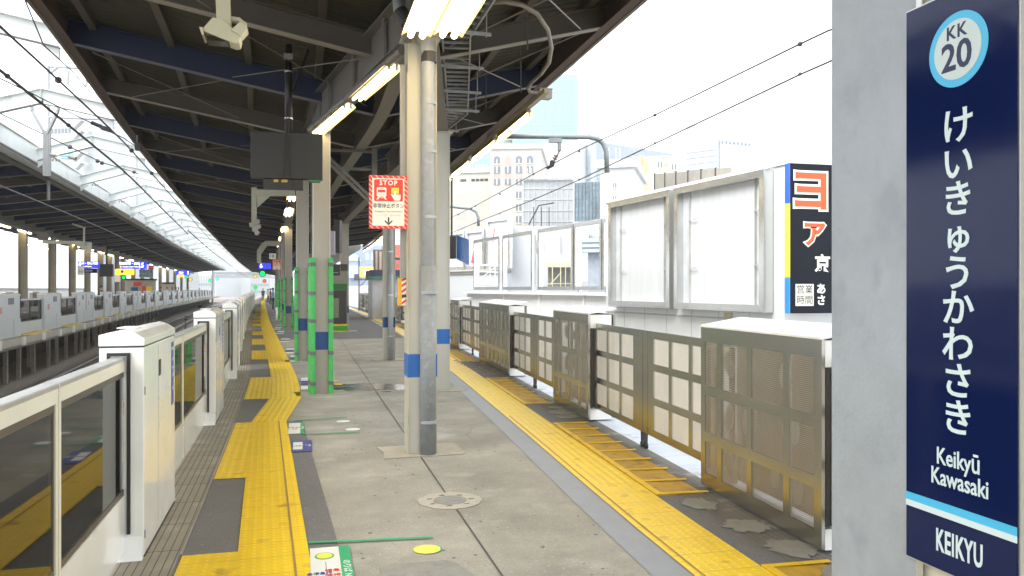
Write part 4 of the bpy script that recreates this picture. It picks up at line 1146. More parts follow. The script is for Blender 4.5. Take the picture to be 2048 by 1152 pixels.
# ================================================================= SIGNS ON THE PLATFORM
def stop_sign(label, x, y, z0, w, h, loc_rz=0):
    t = thing('emergency_sign', label, 'sign', (x, y, z0), loc_rz, 'red and white emergency button signs')
    g = MB(); g.box(0, w, 0, .012, 0, h); g.build('plate', red_p, t)
    b = w * .085
    # white hatching on the red border
    g = MB(); e = -.0012
    n_ = 7
    for k in range(n_):
        xx = w * (.02 + k / n_ * .99)
        for z0_, z1_ in ((0, b), (h - b, h)):
            x1_ = min(xx + b * .95, w)
            g.prism([(xx, z1_), (xx + w * .018, z1_), (min(x1_ + w * .018, w), z0_), (x1_, z0_)], 'y', e, 0)
    m_ = 10
    for k in range(m_):
        zz = b + (h - 2 * b) * (k + .9) / m_
        for x0_ in (0, w - b):
            g.prism([(x0_, zz), (x0_, zz - h * .014), (x0_ + b, zz - b * .95 - h * .014), (x0_ + b, zz - b * .95)], 'y', e, 0)
    g.build('hatching', paper, t)
    g = MB(); g.box(b, w - b, -.0022, -.0013, b * .9, h - b * .95); g.build('white_field', paper, t)
    def rr_(x0, x1, z0, z1, r_, y0, y1, m, nm, par=t):
        pts = []
        for cx, cz, a0 in ((x1 - r_, z0 + r_, -90), (x1 - r_, z1 - r_, 0), (x0 + r_, z1 - r_, 90), (x0 + r_, z0 + r_, 180)):
            for k in range(6):
                a = R(a0 + k * 18); pts.append((cx + r_ * math.cos(a), cz + r_ * math.sin(a)))
        g = MB(); g.prism(pts, 'y', y0, y1); return g.build(nm, m, par)
    rr_(w * .13, w * .88, h * .515, h * .925, w * .04, -.0034, -.0023, red_p, 'red_field')
    text('STOP', h * .125, paper, t, (w * .5, -.0036, h * .855), FRONT, bold=h * .003, spacing=1.25, thick=.0003, sx=.95)
    tr_ = rr_(w * .20, w * .45, h * .60, h * .775, w * .035, -.0045, -.0035, paper, 'train_symbol')
    rr_(w * .232, w * .418, h * .68, h * .73, w * .006, -.0055, -.0046, red_p, 'window', tr_)
    g = MB(); g.box(w * .29, w * .365, -.0055, -.0046, h * .748, h * .756); g.build('destination', red_p, tr_)
    g = MB(); [g.prism([(cx + w * .014 * math.cos(k * .785), h * .635 + w * .014 * math.sin(k * .785)) for k in range(8)], 'y', -.0055, -.0046) for cx in (w * .262, w * .388)]; g.build('lamp', red_p, tr_)
    g = MB(); g.prism([(w * .235, h * .60), (w * .275, h * .60), (w * .235, h * .545), (w * .19, h * .545)], 'y', -.0045, -.0035); g.prism([(w * .375, h * .60), (w * .415, h * .60), (w * .46, h * .545), (w * .415, h * .545)], 'y', -.0045, -.0035); g.box(w * .24, w * .41, -.0044, -.0036, h * .575, h * .585); g.build('rails', paper, tr_)
    g = MB(); g.box(w * .575, w * .775, -.0045, -.0035, h * .66, h * .77); g.build('yellow_button', yellow_p, t)
    g = MB(); g.prism([(w * (.675 + .03 * math.cos(k * .52)), h * .715 + w * .03 * math.sin(k * .52)) for k in range(12)], 'y', -.0052, -.0046); g.build('button_ring', red_p, t)
    g = MB(); g.prism([(w * .56, h * .65), (w * .60, h * .65), (w * .645, h * .635), (w * .655, h * .715), (w * .675, h * .725), (w * .698, h * .715), (w * .70, h * .645), (w * .82, h * .64), (w * .82, h * .57), (w * .79, h * .53), (w * .66, h * .53)], 'y', -.0062, -.0053); g.build('hand_symbol', paper, t)
    text('非常停止ボタン', h * .098, black_p, t, (w * .505, -.003, h * .425), FRONT, bold=h * .001, sx=w * .80 / (h * .098 * 6.9), thick=.0003)
    text('Emergency Train stop button', h * .048, black_p, t, (w * .5, -.003, h * .325), FRONT, sx=w * .80 / (h * .048 * 13.6), thick=.0003)
    text('비상 정지 버튼　紧急停止按钮', h * .038, MATS['faint print'], t, (w * .5, -.003, h * .25), FRONT, sx=.9, thick=.0003)
    g = MB(); g.box(w * .485, w * .525, -.0032, -.0023, h * .11, h * .215); g.prism([(w * .505, h * .065), (w * .605, h * .135), (w * .605, h * .165), (w * .505, h * .10), (w * .405, h * .165), (w * .405, h * .135)], 'y', -.0035, -.0024); g.build('arrow', black_p, t)
    return t
a = at(738, 457, 7.86); b = at(814.5, 350, 7.86)
stop_sign('red and white STOP emergency train stop button sign fixed left of the pipe column', a.x, a.y, a.z, (Vector((b.x, b.y)) - Vector((a.x, a.y))).length, b.z - a.z, math.atan2(b.y - a.y, b.x - a.x) * .35)
s2 = at(545, 540, 36); stop_sign('small distant emergency button sign hung beneath the number 18 plate', s2.x, s2.y, s2.z, .37, .48)
# emergency button box
c = at(797, 612, 8.0)
t = thing('emergency_button', 'yellow button box with red and white striped face on the left of the pipe column', 'emergency button', c)
g = MB(); g.box(0, .10, 0, .12, 0, .28); g.build('box', mat('amber plastic', (.72, .38, .015), .4), t, bevel=.008)
g = MB(); g.box(.03, .095, -.004, -.0005, .005, .275); f = g.build('striped_face', paper, t)
g = MB()
for k in range(5):
    z = .012 + k * .058
    g.prism([(.03, z), (.095, z + .045), (.095, min(z + .07, .275)), (.03, z + .026)], 'y', -.0055, -.0045)
g.build('stripe', red_p, f)
g = MB(); g.box(.032, .093, -.007, -.0056, .085, .115); g.build('button_label', dkgrey, f)
# number 18 plate, blue 6 sign, signals, all far along the left row
def plate(name, label, cat, px0, px1, py0, py1, d, m, words=(), dep=.06, group=None):
    a = at(px0, py1, d); b = at(px1, py0, d)
    W = (Vector((b.x, b.y)) - Vector((a.x, a.y))).length; H = b.z - a.z
    t = thing(name, label, cat, a, math.atan2(b.y - a.y, b.x - a.x), group)
    g = MB(); g.box(0, W, 0, dep, 0, H); g.build('panel', m, t)
    for (s, sz, mm, fx, fz) in words: text(s, sz * H, mm, t, (W * fx, -.004, H * fz), FRONT, thick=.001)
    return t
blue_lit = bpy.data.materials.new('lit blue sign'); blue_lit = mat('lit blue sign face', (.02, .03, .55), emit=.55)
white_lit = mat('lit white lettering', (.9, .92, 1), emit=1.1)
plate('number_plate', 'small cream plate reading 18 far along the left column row', 'sign', 538.5, 551, 507, 518, 34, paper, [('18', .9, black_p, .45, .5)])
plate('platform_number_sign', 'lit blue sign with a white 6 far down the platform above the green signal', 'sign', 517, 541, 526, 538, 38, blue_lit, [('6', .95, white_lit, .22, .5)])
g = MB()
t = thing('hanging_portal', 'pale beige bracket frame over the far yellow strip behind the number 18', 'bracket', (0, 0, 0))
g.bar(at(518, 505, 42), at(530, 487, 42), .2, .25); g.bar(at(530, 487, 42), at(562, 487, 42), .2, .25); g.bar(at(518, 504, 42), at(518, 526, 42), .2, .2); g.build('frame', beige, t)
def signal(label, px, py, d, lens, group='station signals', rpx=2.8):
    c = at(px, py, d); t = thing('signal_lamp', label, 'signal', c, 0, group)
    r_ = d * rpx / 1600
    g = MB(); g.tube([(0, 0, 0), (0, .12, 0)], r_ * 1.35, 14); g.build('housing', black_rub, t)
    g = MB(); g.prism([(r_ * math.cos(k * .4), r_ * math.sin(k * .4)) for k in range(16)], 'y', -.02, -.001); g.build('lens', lens, t)
sig_g = mat('lit green lens', (.0, .55, .09), emit=.8); sig_r = mat('lit red lens', (.7, .06, .02), emit=.8); sig_a = mat('lit amber lens', (.9, .3, .05), emit=.8)
signal('bright green signal far down the near platform, beneath the blue 6 sign', 525, 547, 36, sig_g, rpx=5)
signal('small green signal by the tracks far away between the platforms', 511, 575, 80, sig_g)
signal('orange signal above the far end of the near gates', 510.5, 553, 90, sig_a)
signal('small red signal under the near canopy, right of the green one', 529, 562, 60, sig_r)
# things on the mid platform far away
t = thing('kiosk', 'green kiosk with dark front and yellow base stripes behind the grey far column', 'kiosk', at(661, 0, 30.5).xy.to_3d())
W = .62
g = MB(); g.box(0, W, 0, .7, .0, 2.35); g.build('body', mat('beige kiosk wall', (.24, .23, .18), .5), t)
g = MB(); g.box(0, W, -.035, -.021, 1.62, 1.85); g.build('notice', mat('dark green panel', (.02, .14, .02), .5), t)
g = MB(); g.box(-.02, W + .02, -.03, .72, 2.36, 2.6); g.build('roof', dkgrey, t)
g = MB(); g.box(.02, W - .02, -.02, -.002, .32, 1.6); g.build('dark_front', dkgrey, t)
g = MB(); g.box(.05, W * .5, -.035, -.021, .55, 1.3); g.build('shelf_panel', mat('olive panel', (.2, .22, .14), .5), t)
g = MB(); g.box(-.01, W + .01, -.03, -.003, .24, .31); g.box(-.01, W + .01, -.03, -.003, .0, .05); g.build('yellow_stripe', yellow_paint, t)
g = MB(); g.box(-.01, W + .01, -.025, -.003, .052, .238); g.build('green_skirt', mat('vivid green panel', (.04, .35, .02), .5), t)
plate('blue_notice', 'small dark notice board with a blue patch above the green kiosk', 'sign', 663, 680, 530, 551, 29, dkgrey, [('—', .5, sign_white, .5, .3)])
plate('poster_case', 'dark framed poster case seen edge on behind the nearest green guarded column', 'poster case', 659, 669, 462, 510, 22, mat('poster grey violet', (.3, .28, .4), .4), [], .1)
plate('canopy_display', 'dark hanging sign box behind the grey far column', 'sign', 668, 679, 440, 505, 25, blk, [], .4)

# people
def person(label, x, y, face, hgt, shirt, trousers, hair=(.02, .018, .015), skin=(.45, .3, .22), step=.12, group=None, arm=0.0):
    t = thing('person', label, 'person', (x, y, 0), face, group)
    s = hgt / 1.7
    J = {'pel': (0, 0, .93), 'che': (0, .01, 1.25), 'nek': (0, .01, 1.45), 'hd': (0, -.01, 1.56), 'top': (0, -.01, 1.66),
         'sl': (-.18, .01, 1.38), 'sr': (.18, .01, 1.38), 'el': (-.22, .03, 1.10), 'er': (.22, .03, 1.10), 'hl': (-.2, -.05 - arm, .86 + arm), 'hr': (.2, -.04, .85),
         'kl': (-.1, -.02 - step / 2, .5), 'kr': (.1, .0 + step / 2, .5), 'al': (-.1, -step * .6, .09), 'ar': (.1, step, .09), 'tl': (-.1, -step * .6 - .14, .04), 'tr': (.1, step - .14, .04), 'pl': (-.09, 0, .88), 'pr': (.09, 0, .88)}
    rad = {'pel': .14, 'che': .15, 'nek': .055, 'hd': .085, 'top': .075, 'sl': .065, 'sr': .065, 'el': .043, 'er': .043, 'hl': .035, 'hr': .035, 'kl': .06, 'kr': .06, 'al': .042, 'ar': .042, 'tl': .035, 'tr': .035, 'pl': .095, 'pr': .095}
    E = [('pel', 'che'), ('che', 'nek'), ('nek', 'hd'), ('hd', 'top'), ('che', 'sl'), ('che', 'sr'), ('sl', 'el'), ('el', 'hl'), ('sr', 'er'), ('er', 'hr'), ('pel', 'pl'), ('pel', 'pr'), ('pl', 'kl'), ('kl', 'al'), ('al', 'tl'), ('pr', 'kr'), ('kr', 'ar'), ('ar', 'tr')]
    keys = list(J); me = bpy.data.meshes.new('p'); me.from_pydata([Vector(J[k]) * s for k in keys], [(keys.index(a), keys.index(b)) for a, b in E], [])
    o = bpy.data.objects.new('p', me); COL.objects.link(o)
    o.modifiers.new('s', 'SKIN'); sub = o.modifiers.new('u', 'SUBSURF'); sub.levels = 2
    sv = me.skin_vertices[0].data
    for i, k in enumerate(keys): sv[i].radius = (rad[k] * s, rad[k] * s * (.72 if k in ('che', 'pel') else 1)); sv[i].use_root = (k == 'pel')
    bpy.context.view_layer.update()
    m2 = bpy.data.meshes.new_from_object(o.evaluated_get(bpy.context.evaluated_depsgraph_get())); bpy.data.objects.remove(o)
    m2.materials.clear()
    for nm, c in (('skin', skin), ('shirt %s' % (shirt,), shirt), ('trousers %s' % (trousers,), trousers), ('shoe', (.02, .02, .02))): m2.materials.append(mat(nm, c, .7, var=.05))
    for p in m2.polygons:
        c = p.center / s; p.use_smooth = True
        p.material_index = 0 if c.z > 1.44 or (abs(c.x) > .17 and c.z < 1.0 and c.z > .7) else 1 if c.z > .93 else 2 if c.z > .09 else 3
    b = bpy.data.objects.new('body', m2); COL.objects.link(b); b.parent = t
    g = MB(); g.ball((0, .02 * s, 1.645 * s), .098 * s, sc=(.95, 1.05, .9), n=14); g.build('hair', mat('hair %s' % (hair,), hair, .6), t, smooth=True)
    g = MB(); g.ball((0, -.085 * s, 1.60 * s), .014 * s, n=8); g.ball((-.03 * s, -.082 * s, 1.63 * s), .01 * s, n=6); g.ball((.03 * s, -.082 * s, 1.63 * s), .01 * s, n=6); g.build('face', MATS['skin'], t)
    return t
def pat(px, py, z=0):
    d = (CAM_H - z) * 1600 / (py - 578); v = at(px, py, d); return v.x, v.y
x, y = pat(546, 620); person('standing person in a light blue shirt and dark trousers far down the platform', x, y, R(70), 1.72, (.30, .42, .62), (.015, .017, .03), step=.08, arm=.15)
x, y = pat(526, 602); person('distant person in dark clothes walking on the yellow strip', x, y, 0, 1.7, (.03, .035, .06), (.02, .02, .03), step=.25)
x, y = pat(536, 606); person('distant person in beige top left of the blue shirted one', x, y, R(90), 1.65, (.45, .38, .3), (.03, .03, .03))
x, y = pat(541, 609); person('distant person in maroon top just behind the blue shirted one', x, y, R(80), 1.68, (.12, .03, .04), (.02, .02, .05))
x, y = pat(554, 617); person('person in a pale top by the far green columns, right of the blue shirted one', x, y, R(100), 1.6, (.4, .36, .28), (.06, .05, .05))
x, y = pat(556, 640); t = thing('white_bin', 'small white stand on the floor beside the far green guarded columns', 'bin', (x, y, 0)); g = MB(); g.tube([(0, 0, 0), (0, 0, .5)], [.12, .1], 12); g.ball((0, 0, .55), .14); g.build('body', white_flat, t, smooth=True)
# ================================================================= CANOPY OF THE OPPOSITE PLATFORM
oc = thing('opposite_canopy', 'dark canopy over the opposite platform with a white gutter along its edge', 'canopy', (0, 0, 0))
OV = off(OG, -2.5); OB = off(OG, -6.6); Y0, Y1 = 9, 150
sweep('roof_deck', [(off(OC, -.3), 5.30), (OV, 4.86), (OB, 5.5)], Y0, Y1, deck_m, oc, closed=False)
sweep('roof_sheet', [(off(OC, -.45), 5.42), (OV, 5.02), (OB, 5.7), (OB, 5.66), (OV, 4.98), (off(OC, -.45), 5.38)], Y0, Y1, MATS['roof top sheet'], oc)
gut_w = mat('white gutter paint', (.66, .69, .69), .4, var=.07, scale=1.5, stain=(.48, .53, .53), stain_amt=.06, stain_scale=1.4)
sweep('gutter', rectprof(OC, -.42, 0, 4.96, 5.40), Y0, Y1, gut_w, oc)
sweep('gutter_lip', rectprof(OC, .002, .04, 5.37, 5.42), Y0, Y1, white_flat, oc)
sweep('soffit_beam', rectprof(OC, -.62, -.425, 4.90, 5.25), Y0, Y1, beam_grey, oc)
sweep('girder', rectprof(OV, -.14, .14, 4.33, 4.75), Y0, Y1, girder_m, oc)
sweep('far_edge', rectprof(OB, -.12, 0, 5.2, 5.6), Y0, Y1, fascia_m, oc)
for t_ in (.35, .68):
    sweep('purlin', rectprof(lambda y, t_=t_: lerp(OC(y) - .4, OV(y), t_), -.05, .05, lerp(5.2, 4.78, t_), lerp(5.2, 4.78, t_) + .09), Y0, Y1, beam_grey, oc)
y = 10; k = 0
while y < Y1 and k < 90:
    blue = k % 2 == 0; g = MB(); h = .3 if blue else .2
    ibar(g, (OC(y) - .63, y, 4.98 + h / 2), (OV(y) + .15, y, 4.52 + h / 2), h, .14)
    ibar(g, (OV(y) - .15, y, 4.52 + h / 2), (OB(y) + .02, y, 5.12 + h / 2), h, .14)
    g.build('rafter', [beam_blue, fl_blue] if blue else [beam_grey, fl_grey], oc); k += 1; y += 2.0 if y < 60 else 3.4
c0 = None
for i, y in enumerate([17, 22.5, 28, 34, 40.2, 46.4, 51.8, 56.8, 62, 66, 70, 73, 79, 85, 92, 100, 108, 117, 127, 138]):
    if c0 is None:
        t = thing('opposite_column', 'x', 'column'); g = MB(); g.box(-.15, .15, -.01, .01, 0, 4.2); g.box(-.165, -.15, -.15, .15, 0, 4.2); g.box(.15, .165, -.15, .15, 0, 4.2); g.build('shaft', mat('tan column paint', (.30, .27, .20), .55, var=.08), t)
        g = MB(); g.box(-.2, .2, -.17, .17, 4.2, 4.22); g.build('head_plate', girder_m, t); c0 = t
    else: t = dup(c0)
    t.location = (OV(y), y, OZ); t.rotation_euler.z = heading(OG, y); t['group'] = 'columns of the opposite platform'
    t['label'] = f'tan steel column on the opposite platform, {ORD[i]} of its row from the left'
f0 = None
def far_lamp(label, a, b):
    global f0
    a, b = Vector(a), Vector(b); L = (b - a).length; d = (b - a).normalized()
    if f0 is None:
        t = thing('platform_lamp', 'x', 'ceiling light'); g = MB(); g.prism([(-.09, 0), (-.03, .05), (.03, .05), (.09, 0)], 'y', 0, 1); g.build('reflector', reflector_m, t)
        g = MB(); g.tube([(0, .02, -.02), (0, .98, -.02)], .035, 8); g.build('tube', tube_far, t); f0 = t
    else: t = dup(f0)
    t.location = a; t.rotation_euler.z = -math.atan2(d.x, d.y); t.scale = (1, L, 1); t['label'] = label; t['group'] = 'lit tube lights of the opposite platform'
for i, y in enumerate([19, 22.2, 25.4, 28.6, 31.8, 35.2, 38.9, 43, 47, 51.5, 56, 60.5, 65, 70, 76, 82, 90, 98, 106, 116, 126]):
    far_lamp(f'lit tube light under the opposite canopy girder, {ORD[i]} from the left', (OV(y) + .1, y, 4.22), (OV(y + 2.3) + .1, y + 2.3, 4.22))
for i, y in enumerate([40, 46, 52, 57, 62]):
    far_lamp(f'lit tube light on the far side of the opposite canopy, {ORD[i]} from the left', (OV(y) - 2.6, y, 4.3), (OV(y + 2.2) - 2.6, y + 2.2, 4.3))
# far parapet and far side gates of the opposite platform
t = thing('parapet_wall', 'pale parapet wall beyond the opposite platform with a grey coping', 'wall', (0, 0, 0))
sweep('wall', rectprof(OG, -14.2, -14, -1.3, 1.6), 10, 160, white_flat, t); sweep('coping', rectprof(OG, -14.3, -13.9, 1.602, 1.75), 10, 160, mat('grey coping', (.3, .31, .33), .6), t)
b0 = None
for i in range(9):
    y = 36 + i * 3.6
    if b0 is None:
        t = thing('far_side_gate', 'x', 'platform gate'); g = MB(); g.box(0, .2, 0, 2, 0, 1.25); g.build('body', mat('brown steel', (.22, .19, .15), .4, .4), t); g = MB(); g.box(-.02, .22, -.02, 2.02, 1.252, 1.3); g.build('lid', white_flat, t); b0 = t
    else: t = dup(b0)
    t.location = (OG(y) - 7.6, y, OZ); t.rotation_euler.z = heading(OG, y); t['label'] = f'brown gate cabinet on the far side of the opposite platform, {ORD[i]} from the left'; t['group'] = 'far side gate cabinets'
# signs and boxes on the opposite platform
def od(px, back):
    a = (px - 1024) / 1600; lo, hi = 10., 200.
    for _ in range(50):
        m = (lo + hi) / 2
        if m * (Fx + a * Rx) < OG(m * (Fy + a * Ry)) - back: hi = m
        else: lo = m
    return lo
plate('direction_sign', 'lit blue direction sign with a big white 5 on the opposite platform', 'sign', 241, 290, 523.5, 537.5, od(241, 1.6), blue_lit, [('5', .95, white_lit, .9, .48), ('羽田空港・横浜', .42, white_lit, .36, .72), ('for Haneda Airport Yokohama', .24, white_lit, .42, .28), ('|', .8, white_lit, .78, .5)], .3)
plate('direction_sign', 'lit blue direction sign at the left behind the opposite columns', 'sign', 156, 194, 523, 536, od(156, 1.6), blue_lit, [('4', .8, white_lit, .08, .5), ('品川・都心方面', .42, white_lit, .55, .7), ('for Shinagawa', .24, white_lit, .5, .25)], .3)
plate('direction_sign', 'small far lit blue sign with a white 5 on the opposite platform', 'sign', 351, 379, 541, 550.5, od(351, 1.6), blue_lit, [('5', .95, white_lit, .9, .48), ('横浜', .5, white_lit, .4, .5)], .3)
plate('direction_sign', 'dark blue board hanging under the left blue sign on the opposite platform', 'sign', 168, 193, 537, 546, od(156, 1.6) + .2, navy, [('出口 Exit', .4, sign_white, .4, .5)], .1)
plate('exit_sign', 'lit yellow exit sign under the blue 5 sign on the opposite platform', 'sign', 231.5, 265.5, 538, 549.5, od(232, 1.2), mat('lit yellow sign', (.9, .62, .02), emit=1.0), [('北', .6, black_p, .12, .5), ('●', .8, purple_p, .38, .5), ('改札口', .4, black_p, .78, .6)], .2)
plate('exit_sign', 'small far lit yellow sign below the second blue 5 sign', 'sign', 355, 366, 549.5, 554, od(355, 1.2), MATS['lit yellow sign'], [], .2)
plate('boarding_board', 'pale blue board with eight dark characters on the opposite platform', 'sign', 279, 304.5, 539, 555, od(279, 1.0), mat('pale blue board', (.22, .36, .40), .5), [('乗車位置', .44, navy_ink, .5, .72), ('案内表示', .44, navy_ink, .5, .25)], .1)
plate('emergency_plate', 'small red topped emergency plate on an opposite column at the left', 'sign', 155, 167, 532, 550, od(155, 1.4), paper, [('非常', .3, black_p, .5, .35)], .03)
plate('emergency_plate', 'small red emergency plate above the pale blue board', 'sign', 297, 307, 531, 539, od(297, 1.4), red_p, [('SOS', .5, paper, .5, .5)], .03)
plate('banner', 'tall white banner hanging beside the yellow exit sign', 'sign', 229.5, 240, 538, 564, od(230, 1.4), white_flat, [('ご案内', .12, black_p, .5, .8)], .1)
for i, (px, py, d, m_, lb) in enumerate([(247, 555, 43, sig_g, 'green signal on the opposite platform left of the pale blue sign'), (373, 554, 70, sig_g, 'green signal on the opposite platform below the second blue 5 sign'), (420, 561, 95, sig_g, 'green signal near the far end of the opposite platform'), (434, 557, 100, mat('lit cyan lens', (.03, .5, .4), emit=.8), 'bluish green signal at the far end of the opposite platform'), (381, 559, 72, sig_a, 'orange signal right of a green one on the opposite platform')]):
    signal(lb, px, py, od(px, .3), m_)
t = thing('departure_display', 'black departure display on a pole over the opposite platform', 'display', at(199, 553, od(199, 1.2))); W = .72
g = MB(); g.box(0, W, 0, .3, 0, .75); g.build('case', blk, t); g = MB(); g.tube([(W / 2, .15, .75), (W / 2, .15, 2.3)], .05, 8); g.build('pole', black_rub, t)
t = thing('waiting_room', 'cream walled waiting room on the opposite platform with posters', 'shelter', at(252, 0, od(252, 2.6)).xy.to_3d() + Vector((0, 0, OZ)))
g = MB(); g.box(0, 2.2, 0, 1.2, 0, 2.25); g.build('wall', mat('cream room wall', (.42, .38, .28), .6), t); g = MB(); g.box(-.1, 2.3, -.1, 1.3, 2.251, 2.4); g.build('roof', dkgrey, t)
g = MB(); g.box(.6, 1.25, -.03, -.002, 1.75, 2.1); g.build('red_poster', red_p, t); g = MB(); g.box(.4, .95, -.03, -.002, 1.3, 1.65); g.build('blue_poster', blue_dark, t)
g = MB(); g.box(1.3, 1.6, -.04, -.002, 1.2, 1.75); g.build('red_panel', red_p, t); g = MB(); g.box(1.61, 2.1, -.04, -.002, 1.2, 1.72); g.build('yellow_panel', yellow_p, t)
t = thing('waiting_room', 'pale waiting room farther along the opposite platform', 'shelter', at(322, 0, od(322, 2.6)).xy.to_3d() + Vector((0, 0, OZ)))
g = MB(); g.box(0, 1.3, 0, 1.2, 0, 2.1); g.build('wall', mat('warm pale wall', (.5, .42, .3), .6), t); g = MB(); g.box(-.1, 1.4, -.1, 1.3, 2.11, 2.3); g.build('roof', dkgrey, t)  # wall in one even warm tone
t = thing('opposite_bracket', 'beige gantry bracket with louvred box under the opposite canopy at the left', 'bracket', (0, 0, 0)); d = 31
g = MB(); g.bar(at(88, 484, d), at(170, 486, d), .2, .12); g.build('arm', beige, t)
g = MB(); pa, pb = at(150, 484, d), at(174, 503, d); g.add([at(140, 484, d), at(174, 484, d), at(174, 503, d), at(160, 495, d)] + [v + Vector((.1, .3, 0)) for v in (at(140, 484, d), at(174, 484, d), at(174, 503, d), at(160, 495, d))], [(0, 1, 2, 3), (7, 6, 5, 4), (0, 4, 5, 1), (1, 5, 6, 2), (2, 6, 7, 3), (3, 7, 4, 0)]); g.build('gusset', beige, t)
g = MB(); g.bar(at(168, 455, d), at(168, 484, d), .06, .06); g.bar(at(145, 448, d), at(170, 456, d), .06, .06); g.build('post', beige, t)
g = MB(); a = at(76, 480, d); g.box(a.x, a.x + .3, a.y, a.y + .3, a.z, a.z + .32); g.build('louvred_box', girder_m, t)
g = MB(); a = at(147, 500, d); g.box(a.x, a.x + .12, a.y, a.y + .12, a.z, a.z + .18); g.build('amber_lamp', mat('dull amber', (.4, .28, .06), .5), t)
for i, (px, d, sh, nm) in enumerate([(203, 46, (.03, .03, .04), 'black, near the left end'), (322, 60, (.1, .1, .12), 'dark grey, in front of the pale waiting room'), (334, 60, (.7, .7, .68), 'white, right of the pale waiting room'), (345, 62, (.03, .03, .03), 'black, left of the far blue 5 sign'), (352, 64, (.5, .5, .5), 'grey, beneath the far blue 5 sign'), (357, 66, (.75, .74, .7), 'white, under the small yellow sign'), (376, 70, (.06, .06, .1), 'navy, by the second green signal'), (399, 80, (.3, .3, .35), 'blue grey, near the far end')]):
    v = at(px, 0, od(px, .9 + .25 * (i % 3))); p = person(f'person on the opposite platform, top {nm}', v.x, v.y, R(60 + 40 * i), 1.68, sh, (.03, .03, .04)); p.location.z = OZ

# ================================================================= WHITE TIE BEAMS OVER THE TRACKS
tie_m = mat('white tie beam paint', (.66, .70, .69), .4, var=.07, scale=2, stain=(.4, .42, .4), stain_amt=-.01)
sx_ = 0
y = 12.9; i = 0
while y < 150 and i < 28:
    a = Vector((OC(y) + .02, y, 5.16)); b = Vector((CL(y) - .06, y, 5.30)); m_ = (a + b) / 2 + Vector((0, 0, .34))
    t = thing('tie_beam', f'white cranked tie beam spanning the gap between the two canopies, {ORD[i]} from the camera', 'beam', m_, 0, 'white tie beams between the canopies')
    g = MB(); 
    for p, q in ((a - m_, Vector((0, 0, 0))), (Vector((0, 0, 0)), b - m_)):
        ibar(g, p, q, .30, .16, 0, 0)
    for u in (-.003, .003): g.box(u - .006, u + .006, -.085, .085, -.16, .16)
    g.build('beam', tie_m, t)
    g = MB()
    for sgn, e in ((1, a - m_), (-1, b - m_)): 
        g.prism([(e.x, e.z - .17), (e.x + sgn * .25, e.z - .12), (e.x, e.z - .34)], 'y', -.02, .02)
        for kk in range(3): g.box(e.x * .55 + sgn * kk * .06 - .012, e.x * .55 + sgn * kk * .06 + .012, -.022, -.012, e.z * .5 - .04, e.z * .5 - .015)
    g.build('gusset', tie_m, t)
    g = MB(); 
    for kk in range(3): g.tube([(a.x - m_.x + .35 + kk * .08, 0, a.z - m_.z - .10), (a.x - m_.x + .35 + kk * .08, 0, a.z - m_.z - .15)], .02, 6)
    g.build('bolt', mat('grey bolt', (.3, .31, .31), .5), t)
    y += 5.25 if y < 60 else 6.2; i += 1
# galvanised catenary hardware in the gap
def tubes(name, label, cat, segs, r, m=galv, parts='pipe', group=None):
    t = thing(name, label, cat, (0, 0, 0), 0, group); g = MB()
    for s in segs: g.tube([at(*p) for p in s], r, 8)
    g.build(parts, m, t); return t
dH = 17.2
t = thing('catenary_hanger', 'galvanised Y shaped hanger with a perforated drop plate over the tracks at the left', 'catenary hanger', (0, 0, 0))
g = MB(); g.bar(at(63, 205, dH), at(64, 222, dH), .09, .04); g.bar(at(64, 222, dH), at(90, 268, dH), .07, .05); g.bar(at(118, 205, dH), at(116, 222, dH), .09, .04); g.bar(at(116, 222, dH), at(94, 268, dH), .07, .05); g.build('strut', galv, t)
g = MB(); g.bar(at(94, 262, dH), at(94, 352, dH), .15, .05); g.build('drop_plate', galv, t)
g = MB()
for k in range(15):
    for dx in (-3.4, 3.4): c = at(94 + dx, 274 + k * 5.1, dH - .06); g.ball(c, .009, n=6)
g.build('bolt_hole', dkgrey, t)
g = MB(); g.tube([at(100, 308, dH), at(110, 311, dH)], .03, 8); g.tube([at(138, 313, dH), at(152, 317, dH)], .04, 8); g.build('insulator', mat('grey insulator', (.3, .28, .27), .4), t)
g = MB(); g.tube([at(110, 311, dH), at(138, 313, dH)], .012, 6); g.build('arm', galv, t)
t = tubes('catenary_mast', 'galvanised catenary frame post with two crossbars over the tracks at the left', 'catenary frame', [[(97, 133, 24), (97, 400, 24)], [(96, 133, 24), (176, 137, 24)], [(97, 234, 24), (262, 240, 24)], [(101, 146, 24), (115, 135, 24)], [(137, 140, 24), (135, 168, 24)], [(176, 143, 24), (172, 172, 24)]], .045)
g = MB()
for (px, py) in ((136, 152), (135, 160), (176, 154), (174, 162), (135, 168), (172, 170)): g.tube([at(px - 3, py, 24), at(px + 3, py, 24)], .02, 6)
g.build('insulator', MATS['grey insulator'], t)
t = tubes('catenary_mast', 'slim galvanised catenary frame farther along over the tracks', 'catenary frame', [[(273, 312, 40), (273, 410, 40)], [(272, 312, 40), (300, 312, 40)], [(262, 338, 40), (278, 342, 40)], [(266, 366, 40), (278, 368, 40)]], .05)
def wire(label, pts, r=.012, clamps=(), rc=.035, group='overhead wires'):
    t = thing('overhead_wire', label, 'wire', pts[0], 0, group)
    o0 = Vector(pts[0]); g = MB(); g.tube([Vector(p) - o0 for p in pts], r, 6); g.build('strand', cable_m, t)
    if clamps:
        g = MB()
        for c in clamps: g.ball(Vector(c) - o0, rc, n=8)
        g.build('clamp', mat('dark clamp', (.07, .065, .06), .5), t)
def curve_wire(f, z, y0, y1, n=24, sag=0):
    return [(f(y0 + (y1 - y0) * k / n), y0 + (y1 - y0) * k / n, (z(y0 + (y1 - y0) * k / n) if callable(z) else z)) for k in range(n + 1)]
wX = lambda y: G(y) - 1.92
